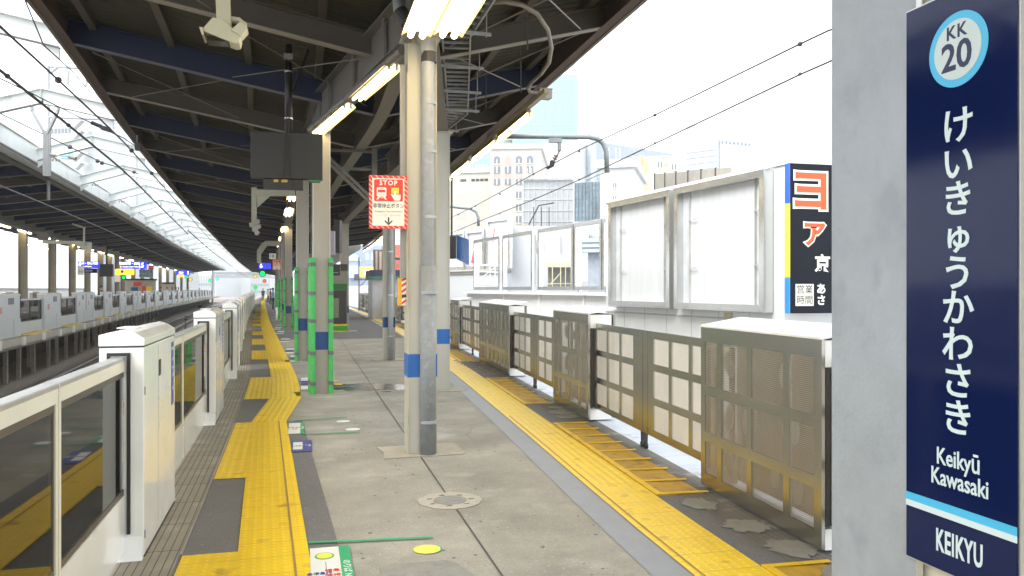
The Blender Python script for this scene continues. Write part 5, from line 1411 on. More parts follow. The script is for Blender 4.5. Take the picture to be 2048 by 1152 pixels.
wire('contact wire over the near track at the left, lowest thick line', curve_wire(wX, lambda y: 3.86 - .012 * max(0, y - 6), 3, 30), .016, [(wX(y), y, 3.86 - .012 * max(0, y - 6)) for y in (9.2, 11.6)], .03)
wire('messenger wire above the contact wire over the near track', curve_wire(wX, 4.26, 3, 46), .013, [(wX(y), y, 4.26) for y in (11.1, 16.4, 19.5)], .045)
wire('thin high feeder wire beside the roof edge at the left', [at(50, 0, 8), at(87, 90, 9.6), at(145, 143, 12), at(185, 190, 14)], .008)
wire('feeder wire crossing low from the left edge to the tie beams', [at(-10, 222, 17), at(86, 268, 19), at(140, 294, 20.5), at(204, 325, 23), at(268, 344, 26), at(330, 372, 30)], .014, [at(140, 294, 20.4), at(195, 322, 22.6), at(204, 326, 23), at(268, 344, 26)], .06)
wire('thin slanting pull-off wire at the far left of the gap', [at(-10, 152, 11), at(68, 189, 12.2), at(142, 226, 13.6), at(199, 254, 14.8), at(247, 276, 15.8), at(300, 312, 17.5)], .009)
wXf = lambda y: OG(y) + 1.7
wire('contact wire over the far track in front of the opposite canopy', curve_wire(wXf, 3.95, 12, 120, 40), .018)
wire('messenger wire over the far track', curve_wire(wXf, 4.9, 12, 120, 40), .012)
wire('contact wire over the near track continuing far away', curve_wire(wX, 3.7, 30, 150, 30), .02)
for i, (px, py, d) in enumerate([(209, 257, 14.8), (276, 292, 16.2)]):
    t = thing('section_insulator', ['dark tapered insulator on a wire beside the left roof edge, upper one', 'dark stubby insulator hanging at the left roof edge, lower one'][i], 'insulator', at(px, py, d))
    g = MB()
    if i == 0: g.tube([(-.22, 0, .1), (-.05, 0, .03)], .035, 8); g.prism([(-.08, .05), (.1, .02), (.12, -.07), (-.06, -.02)], 'y', -.05, .05)
    else: g.tube([(0, 0, .22), (0, 0, .05)], .03, 8); g.prism([(-.06, .06), (.06, .06), (.06, -.09), (-.05, -.09)], 'y', -.05, .05)
    g.build('body', black_rub, t)
wXr = lambda y: 6.0 + .02 * (y - 10) * (1 if y < 30 else .5)
ptsA = [at(1700, 45, 9.2), at(1655, 62, 9.45), at(1600, 88, 10), at(1310, 230, 14.1), at(1158, 300, 17.9), at(1067, 348, 21.6), at(950, 412, 28.7), at(915, 429, 32), at(898, 438, 34)]
wire('upper overhead wire on the right with round clamps', ptsA, .012, [at(*p) for p in [(1600, 88, 10), (1310, 230, 14.1), (1158, 302, 17.9), (1067, 348, 21.6), (1000, 388, 25), (951, 412, 28.7), (943, 417, 29.2), (917, 429, 32)]], .034)
ptsB = [at(1700, 103, 9.1), at(1655, 125, 9.45), at(1600, 149, 10), at(1310, 287, 14.1), at(1158, 360, 18), at(1065, 400, 21.6), at(950, 446, 29), at(898, 468, 34)]
wire('lower overhead wire on the right, the contact wire', ptsB, .012, [at(*p) for p in [(1600, 148, 10), (1310, 286, 14.1), (1158, 359, 18), (1103, 383, 20), (1069, 398, 21.5), (1000, 427, 25), (950, 447, 29)]], .026)
t = thing('catenary_support', 'grey steel pipe arm bending down over the right track with an insulator', 'catenary arm', (0, 0, 0))
pa = [at(975, 272, 17.3), at(1100, 273, 17.1), at(1180, 274, 17), at(1196, 278, 17), at(1207, 287, 17), at(1213, 303, 17), at(1214, 345, 17)]
steel_g = mat('painted grey steel pipe', (.23, .26, .27), .45, .2)
g = MB(); g.tube(pa, .055, 12); g.build('pipe', steel_g, t, smooth=True)
g = MB(); g.tube([at(1119, 278, 17), at(1119, 302, 17)], .045, 8); g.bar(at(1097, 281, 17), at(1124, 281, 17), .1, .09); g.build('hanger', steel_g, t)
g = MB(); g.tube([at(1119, 302, 17), at(1107, 324, 17)], .018, 6); [g.tube([at(px, py, 17), at(px - 1.2, py + 2.4, 17)], .05, 8) for px, py in ((1112, 311), (1110, 316), (1107, 321))]; g.build('insulator', mat('brown insulator', (.16, .09, .07), .35), t)
g = MB(); v = [at(px, py, 16.95) for px, py in ((1102, 321), (1110, 324), (1108, 333), (1098, 338), (1093, 334), (1101, 330))]; g.add(v + [q + Vector((0, .08, 0)) for q in v], [tuple(range(6)), tuple(range(11, 5, -1))] + [(i, (i + 1) % 6, (i + 1) % 6 + 6, i + 6) for i in range(6)]); g.build('clamp_shoe', black_rub, t)
g = MB(); g.tube([at(1212, 344, 17), at(1195, 350, 17), at(1172, 360, 17)], .02, 6); g.build('steady_arm', galv, t)
t = thing('catenary_support', 'smaller distant grey pipe arm over the right track', 'catenary arm', (0, 0, 0))
g = MB(); g.tube([at(893, 412, 31.5), at(940, 417, 31.5), at(952, 423, 31.5), at(957, 435, 31.5), at(957, 452, 31.5)], .06, 10); g.build('pipe', steel_g, t, smooth=True)
t = thing('hanging_tag', 'small white tag sign hanging under the right roof edge beside the pipe arm', 'sign', at(1009, 287, 16.8)); g = MB(); g.box(0, .2, 0, .02, 0, .09); g.build('plate', paper, t)
text('11号', .07, black_p, t, (.1, -.003, .045), FRONT)
t = thing('led_board', 'dark box with a blue advertising face hanging right of the grey cream column', 'sign', at(898, 517, 24))
g = MB(); g.box(0, .22, 0, .35, 0, .68); g.build('case', blk, t)
g = MB(); g.add([(.225, -.05, .70), (.42, -.9, .52), (.42, -.9, -.22), (.225, -.05, -.02), (.225, .0, .70), (.44, -.87, .52), (.44, -.87, -.22), (.225, 0, -.02)], [(0, 1, 2, 3), (7, 6, 5, 4), (0, 4, 5, 1), (1, 5, 6, 2), (2, 6, 7, 3), (3, 7, 4, 0)]); g.build('blue_face', mat('vivid blue face', (.03, .16, .6), .3), t)
g = MB(); g.tube([(.1, .1, .68), (.1, .1, 2.5)], .03, 8); g.build('hanger', dkgrey, t)

# ================================================================= RIGHT HAND BILLBOARDS AND BUILDINGS
def ray_line(px, A, B):
    a = (px - 1024) / 1600; dx, dy = Fx + a * Rx, Fy + a * Ry
    ux, uy = B.x - A.x, B.y - A.y
    # A + s u = d (dx,dy)
    s = -(A.x * dy - A.y * dx) / (ux * dy - uy * dx)
    return Vector((A.x + s * ux, A.y + s * uy, 0))
def lframe(A, B):
    d = B - A; return math.atan2(d.y, d.x), math.hypot(d.x, d.y)
white_wall = mat('white painted siding', (.74, .77, .79), .5, var=.04, scale=2, stretch=(1, 1, .2))
white_sheet = mat('white ribbed sheet', (.66, .69, .71), .45, var=.07, scale=1.2, stretch=(4, 4, .1), stain=(.45, .40, .25), stain_amt=-.06, stain_scale=1.3)
WA0, WA1 = at(1222, 0, 21.3), at(1535, 0, 15.3); WA0.z = WA1.z = 0
A = ray_line(1203, WA0, WA1); B = ray_line(1557, WA0, WA1); rz, W = lframe(A, B)
t = thing('white_annex', 'white panelled building wall carrying two big empty billboard frames on the right', 'building', (A.x, A.y, 0), rz)
g = MB(); g.box(0, W, .14, 7, -9, 3.98); g.build('wall', white_wall, t)
g = MB(); g.box(-.03, W + .03, .10, 7.03, 3.985, 4.05); g.build('coping', white_flat, t)
g = MB()
for k in range(1, 7): g.box(k * W / 7 - .006, k * W / 7 + .006, .133, .139, -9, 3.97)
g.build('joint', mat('pale joint', (.45, .47, .48), .6), t)
g = MB(); g.box(W * .74, W * .78, .133, .1385, .0, 1.16); g.build('rust_streak', mat('rust streak', (.58, .52, .30), .7, var=.2), t)
g = MB(); g.box(0, W + .002, .12, .132, 1.02, 1.055); g.build('sill_line', MATS['pale joint'], t)
def u_of(px, A, B): 
    p = ray_line(px, A, B); return (p - A).length * (1 if (p - A).dot(B - A) > 0 else -1)
def bframe(name, label, A, B, px0, px1, z0, z1, y0=-.1, y1=.12, w=.145, fill=None, brackets=False, group=None):
    u0, u1 = u_of(px0, A, B), u_of(px1, A, B); rz, _ = lframe(A, B); d = (B - A).normalized()
    t = thing(name, label, 'billboard', A + d * u0, rz, group); L = u1 - u0
    g = MB(); g.prism([(0, z0), (w, z0 + w), (w, z1 - w), (0, z1)], 'y', y0, y1); g.build('left_stile', stainless_b, t)
    g = MB(); g.prism([(L, z0), (L - w, z0 + w), (L - w, z1 - w), (L, z1)], 'y', y0, y1); g.build('right_stile', stainless_b, t)
    g = MB(); g.prism([(0.001, z1), (w, z1 - w), (L - w, z1 - w), (L - .001, z1)], 'y', y0 - .001, y1); g.build('top_rail', stainless_b, t)
    g = MB(); g.prism([(0.001, z0), (L - .001, z0), (L - w, z0 + w), (w, z0 + w)], 'y', y0 - .001, y1); g.build('bottom_rail', stainless_b, t)
    if fill: g = MB(); g.box(w - .01, L - w + .01, y1 - .05, y1 - .02, z0 + w - .01, z1 - w + .01); g.build('sheet', fill, t)
    if brackets:
        g = MB()
        for u in (w + .28, L - w - .3):
            g.box(u, u + .02, y1 - .10, y1 - .051, z0 + w, z1 - w)
            for z in (z0 + (z1 - z0) * .33, z0 + (z1 - z0) * .72): g.box(u, u + .30, y1 - .12, y1 - .101, z, z + .02)
        g.build('mounting_bracket', mat('pale bracket', (.45, .46, .45), .5), t)
        g = MB(); g.box(w, w + .26, y1 - .055, y1 - .0505, z0 + w, z1 - w); g.box(L - w - .26, L - w, y1 - .055, y1 - .0505, z0 + w, z1 - w); g.build('side_panel', mat('bluish white sheet', (.60, .63, .66), .5), t)
    return t
bframe('billboard', 'large empty stainless billboard frame with white backing, right one of the two big frames', A, B, 1355, 1536, 1.2, 3.94, fill=white_sheet, brackets=True, group='big empty billboard frames')
bframe('billboard', 'large empty stainless billboard frame with white backing, left one of the two big frames', A, B, 1223, 1346, 1.2, 3.94, fill=white_sheet, brackets=True, group='big empty billboard frames')
# black shop sign at the corner
dK = 14.5
a = at(1580, 627, dK); b = at(1580, 326, dK); H = b.z - a.z
t = thing('shop_sign', 'tall black shop sign with red katakana outlined in white, half hidden by the galvanised pillar', 'sign', a, 0)
g = MB(); g.box(0, 1.75, 0, .12, 0, H); g.build('case', mat('black sign face', (.008, .010, .016), .6, var=.05, spec=.15), t)
g = MB(); g.box(-.02, -.001, -.005, .13, H * .735, H); g.build('blue_edge', mat('royal blue edge', (.03, .14, .75), .4), t)
g = MB(); g.box(-.02, -.001, -.005, .13, H * .24, H * .733); g.build('yellow_edge', lime_p, t)
g = MB(); g.box(-.02, -.001, -.005, .13, 0, H * .238); g.build('sky_edge', mat('azure edge', (.03, .3, .8), .4), t)
kx = lambda px: (px - 1580) * dK / 1600 * 1.035
kz = lambda py: (627 - py) * dK / 1600
def outl(ch, px, py, s, m, bo, sx=1):
    text(ch, s, paper, t, (kx(px), -.006, kz(py)), FRONT, name='letter_outline', bold=bo, thick=.002, sx=sx)
    text(ch, s, m, t, (kx(px), -.012, kz(py)), FRONT, name='letter', bold=bo * .35, thick=.002, sx=sx)
outl('ヨ', 1626, 384, .86, orange_p, .062, 1.05); outl('ア', 1633, 470, .50, orange_p, .04)
text('京', .34, paper, t, (kx(1652), -.006, kz(529)), FRONT, name='letter', bold=.01)
text('あ', .20, paper, t, (kx(1649), -.006, kz(579)), FRONT, name='letter', bold=.007); text('さ', .20, paper, t, (kx(1649), -.006, kz(602)), FRONT, name='letter', bold=.007)
g = MB(); g.box(kx(1592), kx(1632), -.006, -.001, kz(612), kz(568)); g.build('hours_panel', paper, t)
text('営業', .175, black_p, t, (kx(1612), -.009, kz(580)), FRONT, name='hours_lettering'); text('時間', .175, black_p, t, (kx(1612), -.009, kz(601)), FRONT, name='hours_lettering')
t = thing('drain_pipes', 'three thin vertical pipes under the black shop sign', 'pipes', at(1602, 640, 14.8) * 1); t.location.z = -2
for k in range(3): g = MB(); g.tube([(k * .07, 0, 0), (k * .07, 0, 3.0)], .018, 8); g.build('pipe', steel_g, t)
# second row: open frames on a long low wall
WB0, WB1 = at(950, 0, 46), at(1237, 0, 30.7); WB0.z = WB1.z = 0
rz, W = lframe(WB0, WB1); t = thing('low_wall', 'long low white wall beneath the row of open billboard frames', 'wall', WB0, rz)
u1 = u_of(1420, WB0, WB1)
g = MB(); g.box(-2, u1, .2, .5, -9, 1.38); g.build('wall', white_wall, t); g = MB(); g.box(-2, u1, -.1, .55, 1.385, 1.5); g.build('ledge', white_flat, t)
g = MB(); [g.box(u_of(px, WB0, WB1), u_of(px, WB0, WB1) + .15, .1, .199, -3, 1.38) for px in (1002, 1072, 1160)]; g.build('pilaster', white_flat, t)
for i, (p0, p1) in enumerate([(950, 1002), (1008, 1068), (1079, 1150), (1152, 1207), (1209, 1262)]):
    bframe('billboard', f'open stainless billboard frame without backing in the long row, {ORD[i]} from the left', WB0, WB1, p0, p1, 1.6, 4.45, -.1, .12, .16, group='open billboard frames on the low wall')
for i, px in enumerate((1003, 1072, 1150, 1205)):
    t = thing('steel_post', f'slim steel post between the open billboard frames, {ORD[i]} from the left', 'post', ray_line(px, WB0, WB1), rz, 'posts between the open frames'); g = MB(); g.box(0, .14, .13, .25, 1.5, 4.3); g.build('post', white_flat if i < 2 else stainless_b, t)
# white pipe railing behind the leftmost open frame
t = thing('pipe_railing', 'white pipe railing seen through the leftmost open frames', 'railing', (0, 0, 0)); g = MB()
for y_ in (530, 543, 568): g.tube([at(955, y_, 50), at(1000, y_ + 2, 48)], .05, 6)
for x_ in (957, 980, 990): g.tube([at(x_, 528, 49), at(x_, 572, 49)], .05, 6)
g.tube([at(958, 560, 49), at(990, 535, 49)], .03, 6); g.build('rail', white_flat, t)
# wall C with posters, farther left
WC0, WC1 = at(893, 0, 56), at(1022, 0, 50); WC0.z = WC1.z = 0
rz, W = lframe(WC0, WC1); t = thing('parapet_wall', 'pale grey parapet with dark coping at the left of the open frames', 'wall', WC0, rz)
g = MB(); g.box(-2, W * .9, .2, .6, -9, 2.65); g.build('wall', mat('pale blue grey wall', (.55, .58, .61), .6, var=.03), t); g = MB(); g.box(-2, W * .9, .1, .7, 2.655, 2.85); g.build('coping', mat('grey brown coping', (.3, .29, .27), .6), t)
poster = mat('blank poster sheet', (.72, .73, .73), .5, var=.02); pposter = mat('pinkish poster sheet', (.72, .66, .67), .5, var=.02)
pf = []
for i, (p0, p1, m_) in enumerate([(893, 931, poster), (933, 970, pposter), (974, 1022, poster)]):
    pf.append(bframe('framed_poster', ['blank poster in a steel frame beside the blue advertising face', 'poster with a red dress shape in a steel frame', 'tall white poster in a steel frame above the leftmost open frames'][i], WC0, WC1, p0, p1, 2.95, 6.2 if i == 2 else 5.6, -.1, .12, .22, fill=m_))
g = MB(); g.prism([(.45, 3.4), (1.0, 3.3), (1.1, 4.3), (.85, 4.9), (.75, 4.3)], 'y', .055, .069); g.build('red_shape', mat('poster red', (.65, .10, .14), .5), pf[1])
g = MB(); g.prism([(.5, 4.6), (.65, 4.7), (.8, 5.5), (.7, 5.6)], 'y', .055, .069); g.build('red_shape', MATS['poster red'], pf[2])

# ---- distant buildings
glassw = mat('window glass grey', (.16, .19, .215), .15, var=.1); framew = mat('pale window frame', (.6, .6, .58), .5)  # distant window tone lightened in the colour in place of thicker haze
def building(name, label, px0, px1, ytop, d0, d1, depth, m, coping=None, base=-9):
    A, B = at(px0, 0, d0), at(px1, 0, d1); A.z = B.z = 0
    rz, W = lframe(A, B); H = CAM_H + (578 - ytop) / 1600 * (d0 + d1) / 2
    t = thing(name, label, 'building', (A.x, A.y, base), rz); H -= base
    g = MB(); g.box(0, W, 0, depth, 0, H); g.build('wall', m, t)
    if coping: g = MB(); g.box(-.2, W + .2, -.2, depth + .2, H + .01, H + .5); g.build('roof_edge', coping, t)
    s = W / (px1 - px0)
    fx = lambda px: (px - px0) * s
    fz = lambda py: CAM_H + (578 - py) / 1600 * (d0 + d1) / 2 - base
    return t, fx, fz, W, H
def win(t, x0, x1, z0, z1, m=None, fr=.08, mull=1, arch=False):
    g = MB(); w_ = x1 - x0
    if arch:
        pts = [(x0, z0), (x1, z0)] + [((x0 + x1) / 2 + w_ / 2 * math.cos(k * math.pi / 10), z1 - w_ / 2 + w_ / 2 * math.sin(k * math.pi / 10)) for k in range(11)]
        g.prism(pts, 'y', -.03, -.005)
    else: g.box(x0, x1, -.03, -.005, z0, z1)
    f = g.build('window', m or glassw, t)
    g = MB()
    for k in range(1, mull + 1): g.box(x0 + w_ * k / (mull + 1) - fr / 2, x0 + w_ * k / (mull + 1) + fr / 2, -.07, -.035, z0, z1 - (w_ / 2 if arch else 0))
    g.box(x0, x1, -.07, -.036, z0 - fr, z0); g.build('frame', framew, f)
sky_glass = mat('pale blue curtain wall', (.24, .39, .47), .25, var=.04, scale=.05)
cream_b = mat('cream stone facade', (.47, .445, .40), .7, var=.04, scale=.3)
white_b = mat('white tile facade', (.50, .52, .53), .6, var=.04, scale=.2)
t, fx, fz, W, H = building('glass_tower', 'tall pale blue glass tower rising behind the right roof edge', 925, 1156, 150, 187, 186, 20, sky_glass)
g = MB()
for k in range(40): g.box(0, W, -.06, -.005, 2 + k * 2.6, 2.12 + k * 2.6) if 2 + k * 2.6 < H else None
for k in range(1, 14): g.box(W * k / 14 - .05, W * k / 14 + .05, -.12, -.07, 0, H)
g.build('mullion', mat('pale mullion', (.34, .48, .54), .5), t)
g = MB(); g.box(W * .9, W * .965, 3, 8, H, H + 5); g.box(W * .97, W * .985, 3, 8, H, H + 9); g.build('roof_mast', white_b, t)
t, fx, fz, W, H = building('arched_building', 'cream building with tall arched windows behind the row of open frames', 980, 1082, 298, 84, 83.5, 14, cream_b, mat('white roof edge', (.68, .68, .66), .6))
for k, px in enumerate((994, 1016, 1038, 1060)):
    rec = mat('taupe recess', (.38, .33, .30), .7); x0, x1 = fx(px - 7), fx(px + 7)  # recess tone also lightened to stand in for haze
    g = MB(); pts = [(x0, fz(372)), (x1, fz(372))] + [((x0 + x1) / 2 + (x1 - x0) / 2 * math.cos(q * math.pi / 10), fz(318) + (x1 - x0) / 2 * math.sin(q * math.pi / 10)) for q in range(11)]; g.prism(pts, 'y', -.02, -.002); g.build('recess', rec, t)
    win(t, x0 + .05, x1 - .05, fz(327), fz(312), arch=True, mull=1) if k != 1 else None
    for (a_, b_) in ((346, 333), (369, 358)): 
        g = MB(); g.box(x0 + .05, x1 - .05, -.06, -.025, fz(a_), fz(b_)); f = g.build('window', glassw, t); g = MB(); g.box((x0 + x1) / 2 - .05, (x0 + x1) / 2 + .05, -.09, -.062, fz(a_), fz(b_)); g.build('frame', framew, f)
for py in (390, 415, 439, 462): win(t, fx(1032), fx(1043), fz(py + 7), fz(py - 7))
for py in (400, 430, 460): win(t, fx(1058), fx(1070), fz(py + 7), fz(py - 7))
t, fx, fz, W, H = building('stepped_building', 'low cream wing with narrow slit windows left of the arched windows', 896, 984, 346, 90, 89, 14, cream_b, MATS['white roof edge'])
for (a_, b_) in ((921, 933), (943, 978)):
    g = MB(); n_ = 4
    for k in range(n_): x0 = fx(a_ + (b_ - a_) * k / n_); x1 = fx(a_ + (b_ - a_) * (k + .8) / n_); g.box(x0, x1, -.03, -.005, fz(363), fz(358))
    g.build('slit_windows', dkgrey, t)
for px in (914, 919, 924, 929):
    for (a_, b_) in ((408, 384), (440, 425), (470, 450)): g = MB(); g.box(fx(px), fx(px + 1.5), -.03, -.005, fz(a_), fz(b_)); g.build('slit_window', mat('grey slit', (.4, .4, .4), .6), t)
g = MB(); [g.tube([(fx(px), 2, H), (fx(px), 2, H + 1.2)], .12, 6) for px in (945, 952, 959, 966)]; g.build('roof_bollard', white_b, t)
t, fx, fz, W, H = building('netted_building', 'building wrapped in pale grey scaffold netting', 1046, 1146, 360, 69, 68.7, 12, mat('scaffold netting', (.38, .40, .41), .8, var=.09, scale=1.5, stretch=(1, 1, .3)))
g = MB(); [g.box(0, W, -.06, -.01, z, z + .08) for z in [fz(py) for py in (378, 400, 422, 444, 466)]]; [g.box(W * k / 9, W * k / 9 + .06, -.11, -.07, 0, H) for k in range(10)]; g.build('scaffold_lines', mat('pale scaffold', (.46, .47, .48), .6), t)  # netting lines paled in the colour, haze painted in
g = MB(); g.box(0, W, -.3, 0, H + .05, H + .13); [g.box(W * k / 12, W * k / 12 + .07, -.3, -.2, H, H + 1) for k in range(13)]; g.build('scaffold_top', mat('grey scaffold', (.42, .43, .43), .6), t)
t, fx, fz, W, H = building('white_block', 'plain white tower block above the netted building', 1083, 1158, 283, 120, 118, 20, white_b)
for k in range(8):
    g = MB(); z = fz(300 + k * 12); g.box(fx(1088), fx(1140), -.04, -.01, z, z + .08); g.build('floor_line', mat('faint floor line', (.55, .56, .57), .6), t)
t, fx, fz, W, H = building('balcony_block', 'pale grey blue block with stacked balconies right of the pipe hanger', 1157, 1192, 286, 125, 122, 18, mat('pale blue balconies wall', (.31, .36, .41), .6))
for k in range(9):
    g = MB(); z = fz(296 + k * 11); g.box(-.3, W + .1, -1.2, -.01, z, z + .9); g.build('balcony', mat('whitish balcony', (.46, .50, .54), .6), t)
t, fx, fz, W, H = building('glass_grid_building', 'building with a dark blue gridded glass front', 1148, 1204, 364, 58, 57, 10, white_b)
g = MB(); g.box(fx(1150.5), fx(1199), -.05, -.01, fz(442), fz(364.5)); f = g.build('window', mat('dark reflecting glass', (.13, .19, .23), .12, var=.5, scale=1.2), t)
g = MB(); [g.box(fx(1150.5 + k * 6.9) - .03, fx(1150.5 + k * 6.9) + .03, -.1, -.052, fz(442), fz(364.5)) for k in range(8)]; [g.box(fx(1150.5), fx(1199), -.09, -.051, fz(py) - .03, fz(py) + .03) for py in (371, 381, 395, 409, 422, 434)]; g.build('grid', mat('dark grid', (.12, .15, .17), .5), f)
t, fx, fz, W, H = building('white_house_block', 'white block with three small windows left of the yellowish building', 1200, 1268, 336, 49, 48.5, 8, white_b, MATS['white roof edge'])
for py in (371, 397, 424): win(t, fx(1226), fx(1233), fz(py + 5), fz(py - 5), fr=.05)
g = MB(); [g.tube([(fx(px), 1, H), (fx(px), 1, H + 1.4)], .03, 5) for px in (1228, 1236, 1214)]; g.build('roof_rail', framew, t)
t, fx, fz, W, H = building('yellowish_building', 'pale yellow building with pipes and two small windows above the big frames', 1266, 1352, 312, 60, 59.5, 10, mat('pale yellow plaster', (.52, .49, .36), .7, var=.03))
for px, py in ((1320, 330), (1348, 335)): win(t, fx(px - 4), fx(px + 4), fz(py + 6), fz(py - 6), fr=.06)
g = MB(); g.tube([(fx(1282), -.1, fz(311)), (fx(1282), -.1, fz(385))], .09, 8); g.tube([(fx(1291), -.1, fz(318)), (fx(1291), -.1, fz(385))], .05, 8); g.build('pipe', mat('yellow pipe', (.6, .55, .25), .5), t)
g = MB(); g.tube([(fx(1327), -.1, fz(313)), (fx(1331), -.1, fz(316)), (fx(1331), -.1, fz(330))], .08, 8); g.build('vent_pipe', framew, t)
g = MB(); [g.tube([(fx(1266), -.4, fz(y_)), (fx(1290), -.4, fz(y_))], .03, 5) for y_ in (376, 381)]; g.build('roof_rail', framew, t)
t = thing('antenna', 'thin rooftop antenna standing left of the yellowish building', 'antenna', at(1267, 318, 52)); g = MB(); g.tube([(0, 0, -2), (0, 0, 1.0)], .03, 5); [g.tube([(-.3, 0, z), (.3, 0, z)], .02, 5) for z in (.1, .35, .6)]; g.build('mast', galv, t)
# curved hall
A, B = at(1350, 0, 150), at(1506, 0, 140); A.z = B.z = 0; rz, W = lframe(A, B)
hall_m = mat('pale hall cladding', (.48, .51, .55), .6, var=.03, scale=.1)
t = thing('curved_hall', 'large pale hall with an arched roof far behind the big frames', 'building', (A.x, A.y, -9), rz); zb_ = lambda py: CAM_H + (578 - py) / 1600 * 145 + 9
hx = lambda px: (px - 1350) * W / 156
pts = [(0, 0), (W, 0)] + [(hx(px), zb_(py)) for px, py in ((1505, 300), (1500, 285), (1485, 271), (1460, 259), (1430, 250), (1400, 245), (1374, 243), (1370, 285), (1350, 290))]
g = MB(); g.prism(pts, 'y', 0, 40); g.build('wall', hall_m, t)
g = MB(); g.box(hx(1437), hx(1442), -.4, -.01, 0, zb_(282)); [g.box(hx(1446 + k * 7.5), hx(1449 + k * 7.5), -.5, -.01, zb_(288 + k * 1.6), zb_(284 + k * 1.6)) for k in range(8)]; g.build('column', mat('grey hall trim', (.32, .35, .40), .6), t)
g = MB(); [g.box(hx(1373), hx(1436), -.15, -.01, zb_(py), zb_(py) + .2) for py in range(300, 372, 12)]; g.build('band', mat('pale hall line', (.42, .45, .48), .6), t)
t = thing('louvre_fence', 'dark louvred rooftop fence just above the white annex roof', 'fence', (0, 0, 0))
a0, a1 = at(1309, 377, 26), at(1462, 344, 20)
for k in range(6):
    p, q = a0.lerp(a1, k / 6 + .004), a0.lerp(a1, (k + 1) / 6 - .004); h0 = .46 * (1 - k / 6 * .75); h1 = .46 * (1 - (k + 1) / 6 * .75)
    g = MB(); g.add([p - Vector((0, 0, .3)), q - Vector((0, 0, .3)), q + Vector((0, 0, h1)), p + Vector((0, 0, h0))] + [v + Vector((.05, .05, 0)) for v in (p - Vector((0, 0, .3)), q - Vector((0, 0, .3)), q + Vector((0, 0, h1)), p + Vector((0, 0, h0)))], [(0, 1, 2, 3), (7, 6, 5, 4), (0, 4, 5, 1), (1, 5, 6, 2), (2, 6, 7, 3), (3, 7, 4, 0)]); g.build('panel', mat('brown louvre', (.26, .24, .20), .6), t)
    g = MB(); g.bar(p - Vector((0, 0, .3)), p + Vector((0, 0, h0 + .03)), .04, .04); g.build('post', dkgrey, t)
# low things behind the open frames
t, fx, fz, W, H = building('blue_grey_shed', 'low building with a blue grey fascia seen through the open frames', 1176, 1262, 476, 42, 41.5, 6, mat('bluish grey wall', (.30, .33, .38), .7))  # wall in its own grey-blue tone
g = MB(); g.box(-.3, W, -.5, -.01, fz(505), fz(477)); g.build('fascia', mat('blue grey fascia', (.38, .45, .52), .6), t)
g = MB(); [g.box(-.3, W, -.53, -.505, fz(y_), fz(y_) + .04) for y_ in (487, 497)]; g.build('fascia_line', dkgrey, t)
t, fx, fz, W, H = building('white_lowrise', 'white lowrise with pipes seen through the middle open frames', 1004, 1178, 452, 51, 50.5, 8, white_b)
g = MB(); g.tube([(fx(1060), -1, fz(452)), (fx(1080), -1, fz(452) + 1.2), (fx(1110), -1, fz(450) + 1.3)], .05, 6); [g.tube([(fx(px), -1, fz(455)), (fx(px), -1, fz(455) + 1.2)], .03, 5) for px in (1070, 1085, 1100)]; g.build('roof_rail', dkgrey, t)
g = MB(); [g.tube([(fx(px), -.15, fz(a_)), (fx(px), -.15, fz(b_))], .05, 6) for px, a_, b_ in ((1120, 505, 470), (1024, 525, 480), (1084, 500, 480))]; g.build('pipe', framew, t)
g = MB(); g.box(fx(1070), fx(1080), -.1, -.01, fz(503), fz(481)); g.build('vent_grille', mat('grey grille', (.30, .31, .33), .6), t)
t = thing('balcony', 'pale yellow balcony with a shuttered window behind the third open frame', 'balcony', at(1088, 573, 46.5)); W = 1.95
g = MB(); g.box(0, W, 0, .5, 1.15, 1.45); g.box(0, W, 0, .8, -.1, 0); g.build('slab', mat('pale yellow slab', (.62, .60, .45), .6), t)
g = MB(); g.box(.45, W, .6, .7, 0, 1.14); g.build('shutter', mat('dark shutter', (.22, .21, .20), .6), t)
g = MB(); [g.tube([(x_, -.05, 0), (x_, -.05, 1.15)], .03, 6) for x_ in (.5, 1.0, 1.3, 1.65)]; g.tube([(0, -.05, .15), (W, -.05, .18)], .025, 6); g.tube([(.35, -.05, .1), (1.05, -.05, .85)], .025, 6); g.build('railing', mat('cream rail', (.62, .58, .38), .5), t)
for i, py in enumerate((541, 562)):
    t = thing('air_conditioner', ['upper outdoor air conditioner unit with a round fan behind the fourth open frame', 'lower outdoor air conditioner unit with a round fan behind the fourth open frame'][i], 'air conditioner', at(1154, py, 38)); g = MB(); g.box(0, .55, 0, .35, 0, .46 if i == 0 else .44); g.build('casing', white_flat, t, bevel=.01)
    g = MB(); g.prism([(.16 + .1 * math.cos(k * .4), .24 + .17 * math.sin(k * .4)) for k in range(16)], 'y', -.02, -.002); g.build('fan', mat('fan grey', (.22, .22, .22), .5), t)
